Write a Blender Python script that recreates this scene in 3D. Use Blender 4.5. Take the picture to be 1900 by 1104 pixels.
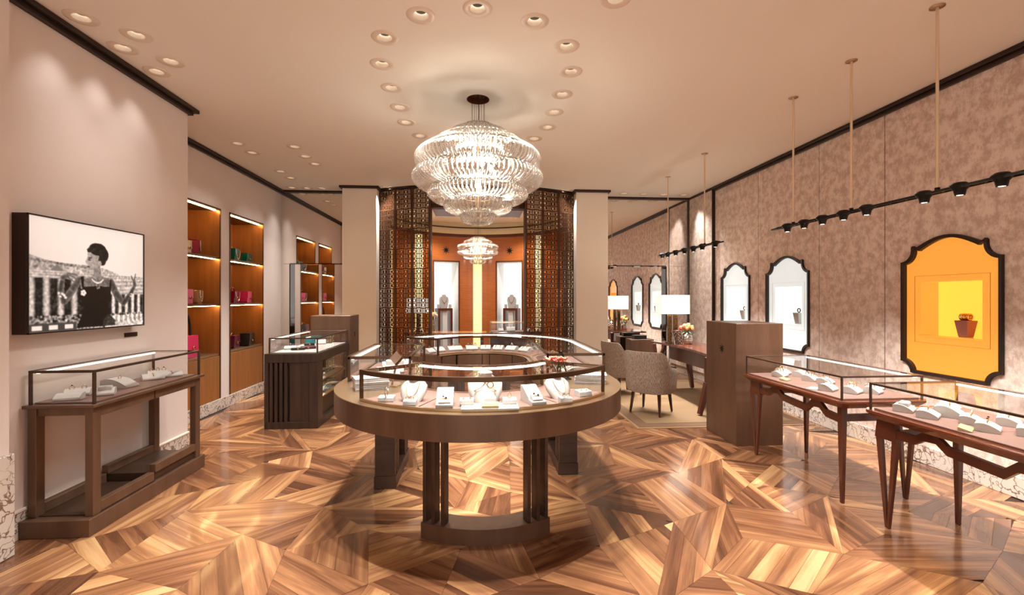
import bpy, bmesh, math, random
import numpy as np
from mathutils import Vector, Matrix
for o in list(bpy.data.objects): bpy.data.objects.remove(o)
scene = bpy.context.scene
PI = math.pi
# ------------------------------------------------------------------ camera
F = 850.0; CX = 950.0; CY = 552.0; EYE = 1.45
YAW = math.atan(65 / F)
cd = bpy.data.cameras.new('camera'); cam = bpy.data.objects.new('camera', cd)
scene.collection.objects.link(cam); scene.camera = cam
cd.sensor_fit = 'HORIZONTAL'; cd.sensor_width = 36.0; cd.lens = 36.0 * F / 1900.0
cd.clip_start = 0.02; cd.clip_end = 60
cam.location = (0, 0, EYE); cam.rotation_euler = (PI / 2, 0, -YAW)
# ------------------------------------------------------------------ world, exposure, light levels
w = bpy.data.worlds.new('world'); scene.world = w; w.use_nodes = True
w.node_tree.nodes['Background'].inputs[0].default_value = (1.0, 0.98, 0.95, 1)
w.node_tree.nodes['Background'].inputs[1].default_value = 0.8
vs = scene.view_settings
vs.view_transform = 'Standard'; vs.look = 'None'; vs.gamma = 1.0; vs.use_curve_mapping = False
vs.exposure = 1.26
try:
    scene.cycles.transparent_max_bounces = 28
    scene.cycles.max_bounces = 8; scene.cycles.diffuse_bounces = 4; scene.cycles.glossy_bounces = 5
    scene.cycles.sample_clamp_indirect = 4.0
    scene.cycles.caustics_reflective = False; scene.cycles.caustics_refractive = False
except Exception: pass
WARM = (1.0, 0.99, 0.97); WHITE = (1.0, 0.93, 0.85)
P_RING = 37; P_WALL = 5; P_AREA = 80; P_TRACK = 30; P_BULB = 5.5; P_FRONT = 76

def ray(x, y):
    u = (x - CX) / F; v = (CY - y) / F; s, c = math.sin(YAW), math.cos(YAW)
    return s + u * c, c - u * s, v
def atz(x, y, z):
    r = ray(x, y); t = (z - EYE) / r[2]; return r[0] * t, r[1] * t
def atX(x, y, X):
    r = ray(x, y); t = X / r[0]; return r[1] * t, EYE + r[2] * t
def proj(p):
    s, c = math.sin(YAW), math.cos(YAW)
    d = p[0] * s + p[1] * c; r = p[0] * c - p[1] * s
    return CX + F * r / d, CY - F * (p[2] - EYE) / d, d

# ------------------------------------------------------------------ helpers
C = scene.collection
def lin(c):
    return tuple((v / 255 / 12.92) if v / 255 <= 0.04045 else ((v / 255 + 0.055) / 1.055) ** 2.4 for v in c)
M = {}
def mat(name, rgb, rough=0.5, metal=0.0, coat=0.0, spec=0.5, noise=0.0, nscale=8.0, stretch=(1, 1, 1), bump=0.0, emit=None, estr=0.0, rgb2=None, trans=0.0, coord='Object'):
    m = bpy.data.materials.new(name); m.use_nodes = True; M[name] = m
    nt = m.node_tree; b = nt.nodes['Principled BSDF']; col = lin(rgb)
    b.inputs['Base Color'].default_value = (*col, 1); b.inputs['Roughness'].default_value = rough
    b.inputs['Metallic'].default_value = metal; b.inputs['Coat Weight'].default_value = coat
    b.inputs['Coat Roughness'].default_value = 0.08
    b.inputs['Specular IOR Level'].default_value = spec
    if trans: b.inputs['Transmission Weight'].default_value = trans
    if emit: b.inputs['Emission Color'].default_value = (*lin(emit), 1); b.inputs['Emission Strength'].default_value = estr
    if noise or rgb2 or bump:
        tc = nt.nodes.new('ShaderNodeTexCoord'); mp = nt.nodes.new('ShaderNodeMapping'); mp.inputs['Scale'].default_value = stretch
        n = nt.nodes.new('ShaderNodeTexNoise'); n.inputs['Scale'].default_value = nscale; n.inputs['Detail'].default_value = 6; n.inputs['Roughness'].default_value = 0.6
        nt.links.new(tc.outputs[coord], mp.inputs[0]); nt.links.new(mp.outputs[0], n.inputs['Vector'])
        if noise or rgb2:
            r = nt.nodes.new('ShaderNodeValToRGB'); e = r.color_ramp.elements
            c2 = lin(rgb2) if rgb2 else tuple(v * (1 - noise) for v in col)
            e[0].position = 0.36; e[1].position = 0.64; e[0].color = (*c2, 1); e[1].color = (*col, 1)
            nt.links.new(n.outputs['Fac'], r.inputs[0]); nt.links.new(r.outputs[0], b.inputs['Base Color'])
        if bump:
            bp = nt.nodes.new('ShaderNodeBump'); bp.inputs['Strength'].default_value = bump; bp.inputs['Distance'].default_value = 0.01
            nt.links.new(n.outputs['Fac'], bp.inputs['Height']); nt.links.new(bp.outputs[0], b.inputs['Normal'])
    return m
def glass_mat(name, tint=(1, 1, 1), ior=1.5, base=0.0, haze=0.0, hazecol=(1, 1, 1), rough=0.0):
    m = bpy.data.materials.new(name); m.use_nodes = True; M[name] = m; nt = m.node_tree; nt.nodes.clear()
    out = nt.nodes.new('ShaderNodeOutputMaterial'); t = nt.nodes.new('ShaderNodeBsdfTransparent'); g = nt.nodes.new('ShaderNodeBsdfGlossy')
    fr = nt.nodes.new('ShaderNodeFresnel'); fr.inputs['IOR'].default_value = ior; mx = nt.nodes.new('ShaderNodeMixShader')
    t.inputs[0].default_value = (*tint, 1); g.inputs['Roughness'].default_value = rough; g.inputs[0].default_value = (1, 1, 1, 1)
    ge = nt.nodes.new('ShaderNodeNewGeometry'); iv = nt.nodes.new('ShaderNodeMath'); iv.operation = 'SUBTRACT'; iv.inputs[0].default_value = 1.0; nt.links.new(ge.outputs['Backfacing'], iv.inputs[1])
    ml = nt.nodes.new('ShaderNodeMath'); ml.operation = 'MULTIPLY'; nt.links.new(fr.outputs[0], ml.inputs[0]); nt.links.new(iv.outputs[0], ml.inputs[1]); fac = ml.outputs[0]
    if base:
        a = nt.nodes.new('ShaderNodeMath'); a.operation = 'ADD'; a.use_clamp = True; a.inputs[1].default_value = base
        nt.links.new(fac, a.inputs[0]); fac = a.outputs[0]
    nt.links.new(fac, mx.inputs[0]); nt.links.new(t.outputs[0], mx.inputs[1]); nt.links.new(g.outputs[0], mx.inputs[2]); res = mx.outputs[0]
    if haze:
        d = nt.nodes.new('ShaderNodeBsdfDiffuse'); tl = nt.nodes.new('ShaderNodeBsdfTranslucent')
        d.inputs[0].default_value = (*hazecol, 1); tl.inputs[0].default_value = (*hazecol, 1)
        ad = nt.nodes.new('ShaderNodeMixShader'); ad.inputs[0].default_value = 0.55
        nt.links.new(d.outputs[0], ad.inputs[1]); nt.links.new(tl.outputs[0], ad.inputs[2])
        m2 = nt.nodes.new('ShaderNodeMixShader'); m2.inputs[0].default_value = haze
        nt.links.new(res, m2.inputs[1]); nt.links.new(ad.outputs[0], m2.inputs[2]); res = m2.outputs[0]
    nt.links.new(res, out.inputs[0]); return m
def emit_mat(name, rgb, strength):
    m = bpy.data.materials.new(name); m.use_nodes = True; M[name] = m; nt = m.node_tree; nt.nodes.clear()
    out = nt.nodes.new('ShaderNodeOutputMaterial'); e = nt.nodes.new('ShaderNodeEmission')
    e.inputs[0].default_value = (*lin(rgb), 1); e.inputs[1].default_value = strength; nt.links.new(e.outputs[0], out.inputs[0]); return m

class MB:
    """collects shapes into one mesh"""
    def __init__(s): s.v = []; s.f = []; s.sm = []
    def add(s, vs, fs, smooth=False):
        n = len(s.v); s.v += [tuple(a) for a in vs]
        for f in fs: s.f.append(tuple(n + i for i in f)); s.sm.append(smooth)
        return s
    def box(s, x0, x1, y0, y1, z0, z1):
        return s.add([(x, y, z) for z in (z0, z1) for y in (y0, y1) for x in (x0, x1)],
                     [(0, 2, 3, 1), (4, 5, 7, 6), (0, 1, 5, 4), (2, 6, 7, 3), (0, 4, 6, 2), (1, 3, 7, 5)])
    def prism(s, poly, a0, a1, axis='z', smooth=False):
        n = len(poly)
        def p(u, v, a): return (u, v, a) if axis == 'z' else ((a, u, v) if axis == 'x' else (u, a, v))
        vs_ = [p(u, v, a0) for u, v in poly] + [p(u, v, a1) for u, v in poly]
        s.add(vs_, [tuple(range(n - 1, -1, -1)), tuple(range(n, 2 * n))])
        return s.add(vs_, [(i, (i + 1) % n, n + (i + 1) % n, n + i) for i in range(n)], smooth)
    def lathe(s, prof, n=24, c=(0, 0, 0), a0=0.0, a1=2 * PI, smooth=True, caps=True):
        full = abs(a1 - a0 - 2 * PI) < 1e-6; k = n if full else n + 1; m = len(prof)
        vs_ = [(c[0] + r * math.cos(a0 + (a1 - a0) * i / n), c[1] + r * math.sin(a0 + (a1 - a0) * i / n), c[2] + z) for i in range(k) for r, z in prof]
        fs = []
        for i in range(n):
            j = (i + 1) % k
            for q in range(m - 1): fs.append((i * m + q, j * m + q, j * m + q + 1, i * m + q + 1))
        s.add(vs_, fs, smooth)
        if full and caps:
            if prof[0][0] > 1e-6: s.add([vs_[i * m] for i in range(k)], [tuple(range(k - 1, -1, -1))])
            if prof[-1][0] > 1e-6: s.add([vs_[i * m + m - 1] for i in range(k)], [tuple(range(k))])
        return s
    def tube(s, pts, r, n=8, closed=False, smooth=True, rs=None):
        pts = [Vector(p) for p in pts]; m = len(pts); vs_ = []; up = None
        for i, p in enumerate(pts):
            a = pts[(i - 1) % m] if (closed or i) else p; b = pts[(i + 1) % m] if (closed or i < m - 1) else p
            t = (b - a).normalized()
            if up is None: up = Vector((0, 0, 1)) if abs(t.z) < 0.9 else Vector((1, 0, 0))
            x = t.cross(up); x = x.normalized() if x.length > 1e-5 else t.orthogonal().normalized(); up = x.cross(t)
            rr = rs[i] if rs else r
            for k in range(n): vs_.append(p + (x * math.cos(2 * PI * k / n) + up * math.sin(2 * PI * k / n)) * rr)
        fs = []
        for i in range(m if closed else m - 1):
            j = (i + 1) % m
            for k in range(n): fs.append((i * n + k, i * n + (k + 1) % n, j * n + (k + 1) % n, j * n + k))
        s.add(vs_, fs, smooth)
        if not closed: s.add(vs_, [tuple(range(n - 1, -1, -1)), tuple(range((m - 1) * n, m * n))])
        return s
    def bar(s, p0, p1, w0, d0, w1=None, d1=None, side=(0, 1, 0)):
        """rectangular tapered bar; w along 'side' axis, d along the other"""
        p0, p1 = Vector(p0), Vector(p1); w1 = w0 if w1 is None else w1; d1 = d0 if d1 is None else d1
        t = (p1 - p0).normalized(); a = Vector(side); a = (a - t * a.dot(t)).normalized(); b = t.cross(a); vs_ = []
        for p, w, d in ((p0, w0, d0), (p1, w1, d1)):
            for x, y in ((-1, -1), (1, -1), (1, 1), (-1, 1)): vs_.append(p + a * (x * w / 2) + b * (y * d / 2))
        return s.add(vs_, [(0, 3, 2, 1), (4, 5, 6, 7), (0, 1, 5, 4), (1, 2, 6, 5), (2, 3, 7, 6), (3, 0, 4, 7)])
    def ball(s, c, rx, ry=None, rz=None, n=10, m=6):
        ry = rx if ry is None else ry; rz = rx if rz is None else rz; vs_ = [(c[0], c[1], c[2] - rz)]
        for j in range(1, m):
            t = -PI / 2 + PI * j / m
            for i in range(n): vs_.append((c[0] + rx * math.cos(t) * math.cos(2 * PI * i / n), c[1] + ry * math.cos(t) * math.sin(2 * PI * i / n), c[2] + rz * math.sin(t)))
        vs_.append((c[0], c[1], c[2] + rz)); fs = [(0, 1 + (i + 1) % n, 1 + i) for i in range(n)]
        for j in range(m - 2):
            for i in range(n): fs.append((1 + j * n + i, 1 + j * n + (i + 1) % n, 1 + (j + 1) * n + (i + 1) % n, 1 + (j + 1) * n + i))
        L = len(vs_) - 1; fs += [(1 + (m - 2) * n + i, 1 + (m - 2) * n + (i + 1) % n, L) for i in range(n)]
        return s.add(vs_, fs, True)
    def torus(s, c, R, r, n=20, m=6, axis='z', a0=0, a1=2 * PI):
        full = abs(a1 - a0 - 2 * PI) < 1e-6; pts = []
        for i in range(n if full else n + 1):
            a = a0 + (a1 - a0) * i / n; u, v = R * math.cos(a), R * math.sin(a)
            pts.append((c[0] + u, c[1] + v, c[2]) if axis == 'z' else ((c[0], c[1] + u, c[2] + v) if axis == 'x' else (c[0] + u, c[1], c[2] + v)))
        return s.tube(pts, r, m, closed=full)
    def mesh(s, name, m=None):
        me = bpy.data.meshes.new(name); me.from_pydata(s.v, [], s.f); me.polygons.foreach_set('use_smooth', s.sm)
        if m: me.materials.append(M[m] if isinstance(m, str) else m)
        me.update(); return me
    def build(s, name, m, parent=None, bevel=0.0, world=True, segs=1, kind=None, label=None):
        me = s.mesh(name, m)
        bm = bmesh.new(); bm.from_mesh(me); bmesh.ops.recalc_face_normals(bm, faces=bm.faces[:]); bm.to_mesh(me); bm.free()
        o = bpy.data.objects.new(name, me); C.objects.link(o)
        if parent is not None:
            o.parent = parent
            if world: me.transform(wmat(parent).inverted())
        if bevel:
            b = o.modifiers.new('bevel', 'BEVEL'); b.width = bevel; b.segments = segs; b.limit_method = 'ANGLE'; b.angle_limit = 0.7
        if kind: o['kind'] = kind
        if label: o['label'] = label
        return o
def wmat(o):
    m = Matrix.Translation(o.location) @ o.rotation_euler.to_matrix().to_4x4()
    return wmat(o.parent) @ m if o.parent else m
def thing(name, label, cat, loc=(0, 0, 0), rz=0.0, group=None):
    o = bpy.data.objects.new(name, None); C.objects.link(o); o.location = loc; o.rotation_euler = (0, 0, rz); o.empty_display_size = 0.1
    return tag(o, label, cat, group)
def tag(o, label, cat, group=None):
    o['label'] = label; o['category'] = cat
    if group: o['group'] = group
    return o
def struct(o): o['kind'] = 'structure'; return o
def copy_thing(root, loc, rz, label, group=None):
    r = root.copy(); C.objects.link(r); r.location = loc; r.rotation_euler = (0, 0, rz); r['label'] = label
    if group: r['group'] = group
    for ch in list(root.children):
        c = ch.copy(); C.objects.link(c); c.parent = r
        for g in list(ch.children): d = g.copy(); C.objects.link(d); d.parent = c
    return r
def fill_holes(outer, holes, to3, name, m, parent=None):
    """flat face with holes; to3 maps 2d to 3d"""
    bm = bmesh.new(); edges = []
    for loop in [outer] + holes:
        vv = [bm.verts.new(to3(*p)) for p in loop]
        edges += [bm.edges.new((vv[i], vv[(i + 1) % len(vv)])) for i in range(len(vv))]
    bmesh.ops.triangle_fill(bm, use_beauty=True, use_dissolve=False, edges=edges)
    me = bpy.data.meshes.new(name); bm.to_mesh(me); bm.free(); me.materials.append(M[m])
    o = bpy.data.objects.new(name, me); C.objects.link(o)
    if parent is not None: o.parent = parent; me.transform(wmat(parent).inverted())
    return o
ORD = ['first', 'second', 'third', 'fourth', 'fifth', 'sixth', 'seventh', 'eighth', 'ninth', 'tenth', 'eleventh', 'twelfth']
# ------------------------------------------------------------------ materials
mat('wall_paint', (228, 212, 203), 0.75, bump=0.03, nscale=180)
mat('ceiling_paint', (245, 238, 226), 0.8, bump=0.02, nscale=120)
mat('pillar_paint', (242, 230, 212), 0.7)
mat('dark_trim', (46, 30, 22), 0.4, 0.3)
mat('bronze', (116, 86, 66), 0.36, 0.4, noise=0.25, nscale=3.0, stretch=(3, 3, 0.35), bump=0.02)
mat('dark_bronze', (84, 62, 48), 0.38, 0.5, noise=0.3, nscale=4.0, stretch=(1, 1, 4))
mat('frame_bronze', (92, 66, 46), 0.3, 0.85, noise=0.2, nscale=9)
mat('champagne', (190, 160, 125), 0.28, 0.9)
mat('alcove_bronze', (186, 124, 68), 0.38, 0.45, noise=0.22, nscale=3.0, stretch=(5, 5, 0.4))
mat('alcove_edge', (96, 62, 34), 0.35, 0.6)
mat('walnut', (92, 44, 28), 0.28, 0.0, coat=0.4, noise=0.45, nscale=6, stretch=(1, 1, 0.12))
mat('walnut_top', (112, 56, 36), 0.18, 0.0, coat=0.7, noise=0.4, nscale=5, stretch=(1, 0.1, 1))
mat('cabinet_wood', (74, 54, 43), 0.42, 0.25, noise=0.4, nscale=8, stretch=(3, 3, 0.2))
mat('leather_pad', (118, 86, 74), 0.6, bump=0.05, nscale=150)
mat('white_pad', (188, 181, 174), 0.5, bump=0.03, nscale=220)
mat('white_card', (196, 190, 182), 0.45)
mat('gold_card', (190, 166, 120), 0.45, 0.2)
mat('paper', (226, 218, 214), 0.6, noise=0.35, nscale=60, stretch=(0.1, 0.1, 3))
mat('gold', (226, 172, 104), 0.18, 1.0)
mat('silver', (222, 216, 208), 0.12, 1.0)
mat('black_gem', (22, 18, 18), 0.1)
mat('black_leather', (26, 21, 21), 0.32, bump=0.1, nscale=90)
mat('pink_leather', (214, 34, 92), 0.34, bump=0.08, nscale=90)
mat('crimson_leather', (146, 14, 44), 0.3, bump=0.08, nscale=90)
mat('plum_leather', (92, 20, 40), 0.34, bump=0.08, nscale=90)
mat('emerald_leather', (6, 92, 74), 0.3, bump=0.1, nscale=90)
mat('teal_leather', (30, 130, 136), 0.3)
mat('gold_leather', (206, 178, 132), 0.26, 0.6)
mat('red_leather', (196, 40, 30), 0.35)
mat('black_metal', (24, 20, 18), 0.4, 0.6)
mat('rod_paint', (226, 196, 160), 0.45, 0.2)
mat('trim_white', (232, 216, 198), 0.5)
mat('lamp_black', (10, 10, 12), 0.2)
mat('lattice_bronze', (84, 52, 32), 0.34, 0.75, noise=0.3, nscale=5)
mat('orange_wood', (190, 104, 42), 0.4, noise=0.28, nscale=7, stretch=(0.6, 0.6, 14), coat=0.15)
mat('brown_band', (92, 44, 22), 0.4)
mat('orange_counter', (210, 140, 80), 0.2, coat=0.5)
mat('rug', (134, 104, 72), 0.95, noise=0.12, nscale=160, bump=0.25)
mat('rug_border', (112, 82, 56), 0.95, noise=0.15, nscale=160, bump=0.25)
mat('rug_edge', (142, 110, 76), 0.95, bump=0.2, nscale=160)
mat('tweed', (176, 154, 134), 0.9, rgb2=(108, 88, 74), nscale=110, stretch=(2.2, 2.2, 0.22), bump=0.3)
mat('chair_inner', (178, 152, 126), 0.9, rgb2=(136, 112, 92), nscale=60, stretch=(2, 2, 0.3), bump=0.2)
mat('dark_wood', (66, 32, 22), 0.3, coat=0.3, noise=0.3, nscale=9, stretch=(1, 1, 0.15))
mat('stem_green', (70, 96, 50), 0.6); mat('leaf_grey', (112, 122, 104), 0.6)
mat('petal_orange', (232, 150, 92), 0.5, noise=0.25, nscale=30); mat('petal_red', (176, 38, 30), 0.5, noise=0.35, nscale=30)
mat('petal_pink', (226, 120, 96), 0.5, noise=0.25, nscale=30); mat('petal_maroon', (84, 22, 26), 0.5); mat('petal_yellow', (240, 206, 110), 0.5); mat('petal_white', (236, 228, 214), 0.5)
mat('gold_textured', (128, 96, 56), 0.3, 0.8, rgb2=(50, 34, 22), nscale=70, stretch=(1, 1, 0.6), bump=0.6)
mat('shade_fabric', (250, 244, 236), 0.8, emit=(255, 240, 220), estr=0.30)
mat('silver_band', (196, 178, 168), 0.2, 0.85, noise=0.3, nscale=14, stretch=(0.2, 0.2, 5))
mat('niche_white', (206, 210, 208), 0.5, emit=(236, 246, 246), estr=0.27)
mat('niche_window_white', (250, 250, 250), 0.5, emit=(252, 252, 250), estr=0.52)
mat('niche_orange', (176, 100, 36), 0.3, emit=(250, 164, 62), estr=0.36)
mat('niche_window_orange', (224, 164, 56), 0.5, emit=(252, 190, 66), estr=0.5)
mat('niche_side_white', (226, 226, 222), 0.5); mat('niche_side_orange', (224, 140, 60), 0.5)
mat('stand_rose', (170, 104, 84), 0.5); mat('stand_grey', (188, 182, 176), 0.5)
mat('yellow_panel', (240, 226, 170), 0.6, emit=(246, 230, 164), estr=0.34, noise=0.06, nscale=3, stretch=(3, 3, 0.2))
mat('cream_fascia', (232, 214, 174), 0.6)
mat('floor_joint', (58, 34, 22), 0.6)
emit_mat('led', (255, 244, 228), 2.0); emit_mat('led_warm', (255, 206, 140), 34.0); emit_mat('lens', (255, 240, 220), 3.0); emit_mat('bulb', (255, 232, 196), 30.0); emit_mat('cabinet_led', (255, 240, 216), 16.0)
glass_mat('case_glass', (0.985, 0.985, 0.98), 1.45)
glass_mat('vase_glass', (0.93, 0.93, 0.92), 1.5, 0.08)
glass_mat('chandelier_glass', (0.97, 0.96, 0.94), 1.6, 0.03, 0.015, (1.0, 0.95, 0.88), 0.05)
nt = M['chandelier_glass'].node_tree; o_ = [n for n in nt.nodes if n.type == 'OUTPUT_MATERIAL'][0]; prev = o_.inputs[0].links[0].from_socket
gl = nt.nodes.new('ShaderNodeBsdfGlass'); gl.inputs['IOR'].default_value = 1.45; gl.inputs['Roughness'].default_value = 0.02; mx = nt.nodes.new('ShaderNodeMixShader'); mx.inputs[0].default_value = 0.4
nt.links.new(prev, mx.inputs[1]); nt.links.new(gl.outputs[0], mx.inputs[2]); nt.links.new(mx.outputs[0], o_.inputs[0])
m = mat('mirror', (238, 232, 226), 0.005, 1.0)
mat('mirror_edge', (60, 52, 48), 0.06, 1.0)
# wallpaper: mottled, brushed
m = mat('wallpaper', (188, 158, 140), 0.7); nt = m.node_tree; b = nt.nodes['Principled BSDF']
tc = nt.nodes.new('ShaderNodeTexCoord')
n1 = nt.nodes.new('ShaderNodeTexNoise'); n1.inputs['Scale'].default_value = 11.0; n1.inputs['Detail'].default_value = 8; n1.inputs['Roughness'].default_value = 0.62
mp = nt.nodes.new('ShaderNodeMapping'); mp.inputs['Rotation'].default_value = (0.5, 0, 0); mp.inputs['Scale'].default_value = (1, 1.6, 0.8)
n2 = nt.nodes.new('ShaderNodeTexNoise'); n2.inputs['Scale'].default_value = 34; n2.inputs['Detail'].default_value = 5; n2.inputs['Roughness'].default_value = 0.7
nt.links.new(tc.outputs['Object'], n1.inputs['Vector']); nt.links.new(tc.outputs['Object'], mp.inputs[0]); nt.links.new(mp.outputs[0], n2.inputs['Vector'])
ad = nt.nodes.new('ShaderNodeMath'); ad.operation = 'MULTIPLY_ADD'; ad.inputs[1].default_value = 0.55
nt.links.new(n2.outputs['Fac'], ad.inputs[0]); nt.links.new(n1.outputs['Fac'], ad.inputs[2])
r = nt.nodes.new('ShaderNodeValToRGB'); e = r.color_ramp.elements; e[0].position = 0.66; e[1].position = 0.88
e[0].color = (*lin((202, 175, 159)), 1); e[1].color = (*lin((236, 216, 202)), 1)
nt.links.new(ad.outputs[0], r.inputs[0]); nt.links.new(r.outputs[0], b.inputs['Base Color'])
rr = nt.nodes.new('ShaderNodeMapRange'); rr.inputs[1].default_value = 0.70; rr.inputs[2].default_value = 0.84; rr.inputs[3].default_value = 0.8; rr.inputs[4].default_value = 0.42
nt.links.new(ad.outputs[0], rr.inputs[0]); nt.links.new(rr.outputs[0], b.inputs['Roughness'])
# marble
m = mat('marble', (230, 220, 208), 0.22); nt = m.node_tree; b = nt.nodes['Principled BSDF']
tc = nt.nodes.new('ShaderNodeTexCoord'); n1 = nt.nodes.new('ShaderNodeTexNoise'); n1.inputs['Scale'].default_value = 3; n1.inputs['Detail'].default_value = 5
mxv = nt.nodes.new('ShaderNodeMix'); mxv.data_type = 'VECTOR'; mxv.inputs[0].default_value = 0.42
vo = nt.nodes.new('ShaderNodeTexVoronoi'); vo.feature = 'DISTANCE_TO_EDGE'; vo.inputs['Scale'].default_value = 21
nt.links.new(tc.outputs['Object'], n1.inputs['Vector']); nt.links.new(tc.outputs['Object'], mxv.inputs[4]); nt.links.new(n1.outputs['Color'], mxv.inputs[5])
nt.links.new(mxv.outputs[1], vo.inputs['Vector'])
n3 = nt.nodes.new('ShaderNodeTexNoise'); n3.inputs['Scale'].default_value = 4; nt.links.new(tc.outputs['Object'], n3.inputs['Vector'])
sub = nt.nodes.new('ShaderNodeMath'); sub.operation = 'MULTIPLY_ADD'; sub.inputs[1].default_value = -0.15
nt.links.new(n3.outputs['Fac'], sub.inputs[0]); nt.links.new(vo.outputs['Distance'], sub.inputs[2])
r = nt.nodes.new('ShaderNodeValToRGB'); e = r.color_ramp.elements; e[0].position = 0.0; e[1].position = 0.05
e[0].color = (*lin((128, 106, 92)), 1); e[1].color = (*lin((214, 200, 186)), 1)
ad2 = nt.nodes.new('ShaderNodeMath'); ad2.operation = 'ADD'; ad2.inputs[1].default_value = 0.06
nt.links.new(sub.outputs[0], ad2.inputs[0]); nt.links.new(ad2.outputs[0], r.inputs[0]); nt.links.new(r.outputs[0], b.inputs['Base Color'])
# parquet: tone from a colour attribute, grain along the plank through its own UVs
m = mat('parquet', (180, 120, 76), 0.2, coat=0.35); nt = m.node_tree; b = nt.nodes['Principled BSDF']
uv = nt.nodes.new('ShaderNodeUVMap'); uv.uv_map = 'grain'
at = nt.nodes.new('ShaderNodeVertexColor'); at.layer_name = 'tone'
mp = nt.nodes.new('ShaderNodeMapping'); mp.inputs['Scale'].default_value = (1.1, 17, 1); n1 = nt.nodes.new('ShaderNodeTexNoise'); n1.inputs['Scale'].default_value = 1.0; n1.inputs['Detail'].default_value = 4; n1.inputs['Distortion'].default_value = 0.6
mp2 = nt.nodes.new('ShaderNodeMapping'); mp2.inputs['Scale'].default_value = (5, 160, 1); n2 = nt.nodes.new('ShaderNodeTexNoise'); n2.inputs['Scale'].default_value = 1.0; n2.inputs['Detail'].default_value = 3
for a, c_ in ((mp, n1), (mp2, n2)): nt.links.new(uv.outputs[0], a.inputs[0]); nt.links.new(a.outputs[0], c_.inputs['Vector'])
sp = nt.nodes.new('ShaderNodeSeparateColor'); nt.links.new(at.outputs[0], sp.inputs[0])
s1 = nt.nodes.new('ShaderNodeMath'); s1.operation = 'MULTIPLY_ADD'; s1.inputs[1].default_value = 1.1; nt.links.new(n1.outputs['Fac'], s1.inputs[0]); nt.links.new(sp.outputs[0], s1.inputs[2])
s2 = nt.nodes.new('ShaderNodeMath'); s2.operation = 'MULTIPLY_ADD'; s2.inputs[1].default_value = 0.22; nt.links.new(n2.outputs['Fac'], s2.inputs[0]); nt.links.new(s1.outputs[0], s2.inputs[2])
r = nt.nodes.new('ShaderNodeValToRGB'); e = r.color_ramp.elements
s3 = nt.nodes.new('ShaderNodeMath'); s3.operation = 'SUBTRACT'; s3.inputs[1].default_value = 0.66; nt.links.new(s2.outputs[0], s3.inputs[0])
e[0].position = 0.0; e[0].color = (*lin((74, 45, 30)), 1); e[1].position = 1.0; e[1].color = (*lin((206, 166, 118)), 1)
x = r.color_ramp.elements.new(0.3); x.color = (*lin((110, 70, 47)), 1); x = r.color_ramp.elements.new(0.6); x.color = (*lin((156, 108, 73)), 1); x = r.color_ramp.elements.new(0.8); x.color = (*lin((192, 144, 97)), 1)
nt.links.new(s3.outputs[0], r.inputs[0]); nt.links.new(r.outputs[0], b.inputs['Base Color'])
bp = nt.nodes.new('ShaderNodeBump'); bp.inputs['Strength'].default_value = 0.04; bp.inputs['Distance'].default_value = 0.004; nt.links.new(n2.outputs['Fac'], bp.inputs['Height']); nt.links.new(bp.outputs[0], b.inputs['Normal'])
# printed photograph: colours come from the mesh's own colour attribute
m = mat('photo_print', (200, 200, 200), 0.35); nt = m.node_tree; at = nt.nodes.new('ShaderNodeVertexColor'); at.layer_name = 'print'
nt.links.new(at.outputs[0], nt.nodes['Principled BSDF'].inputs['Base Color']); nt.links.new(at.outputs[0], nt.nodes['Principled BSDF'].inputs['Emission Color']); nt.nodes['Principled BSDF'].inputs['Emission Strength'].default_value = 0.22   # print colours also emit, a glow added to brighten the print
# ------------------------------------------------------------------ room shell
ZC = 3.26; XL = -3.3; XLN = -2.75; YN = 4.59; XR = 3.9; YB = -2.4; MLY = 8.01; MRY = 8.10
DL = [  # downlights seen in the photograph, as pixels on the ceiling, with the light group they belong to
    ('left', (151, 33)), ('left', (253, 65)), ('left', (228, 89)), ('left', (317, 114)), ('left', (291, 133)),
    ('ring', (781, 29)), ('ring', (886, 16)), ('ring', (992, 40)), ('ring', (714, 70)), ('ring', (1051, 86)), ('ring', (709, 119)), ('ring', (1059, 133)),
    ('ring', (727, 163)), ('ring', (1043, 175)), ('ring', (742, 199)), ('ring', (1028, 208)), ('ring', (754, 227)), ('ring', (1016, 236)), ('ring', (780, 252)), ('ring', (991, 257)),
    ('bags', (441, 266)), ('bags', (468, 283)), ('aisle', (547, 272)), ('aisle', (567, 290)), ('aisle', (585, 304)), ('bags', (521, 318)), ('bags', (540, 330)),
    ('mirror left', (542, 348)), ('mirror left', (570, 349)), ('mirror left', (598, 349)), ('screen', (723, 347)), ('screen', (1044, 353)),
    ('mirror right', (1158, 359)), ('mirror right', (1195, 360)), ('mirror right', (1232, 361)), ('mirror right', (1269, 362))]
DLP = [(g, *atz(x, y, ZC)) for g, (x, y) in DL]
DLP += [('front', x, y) for x, y in ((0.02, 2.36), (-0.42, 2.45), (0.47, 2.45), (-0.78, 2.72), (0.84, 2.72), (-1.9, 0.4), (2.0, 0.4), (-1.3, -0.6), (1.4, -0.6))]
DLP += [('rotunda', -0.85, 10.4), ('rotunda', 0.9, 10.4), ('rotunda', -0.6, 8.9), ('rotunda', 0.65, 8.9)]
def circle(cx, cy, r, n=20): return [(cx + r * math.cos(2 * PI * i / n), cy + r * math.sin(2 * PI * i / n)) for i in range(n)]
CH = (0.01, 4.2); CH2 = (0.02, 9.6)
ceil = fill_holes([(-3.8, YB), (4.2, YB), (4.2, 11.8), (-3.8, 11.8)], [circle(x, y, 0.052, 14) for g, x, y in DLP] + [circle(*CH, 0.105, 28), circle(*CH2, 0.09, 24)],
                  lambda u, v: (u, v, ZC), 'ceiling', 'ceiling_paint'); struct(ceil)

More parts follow.
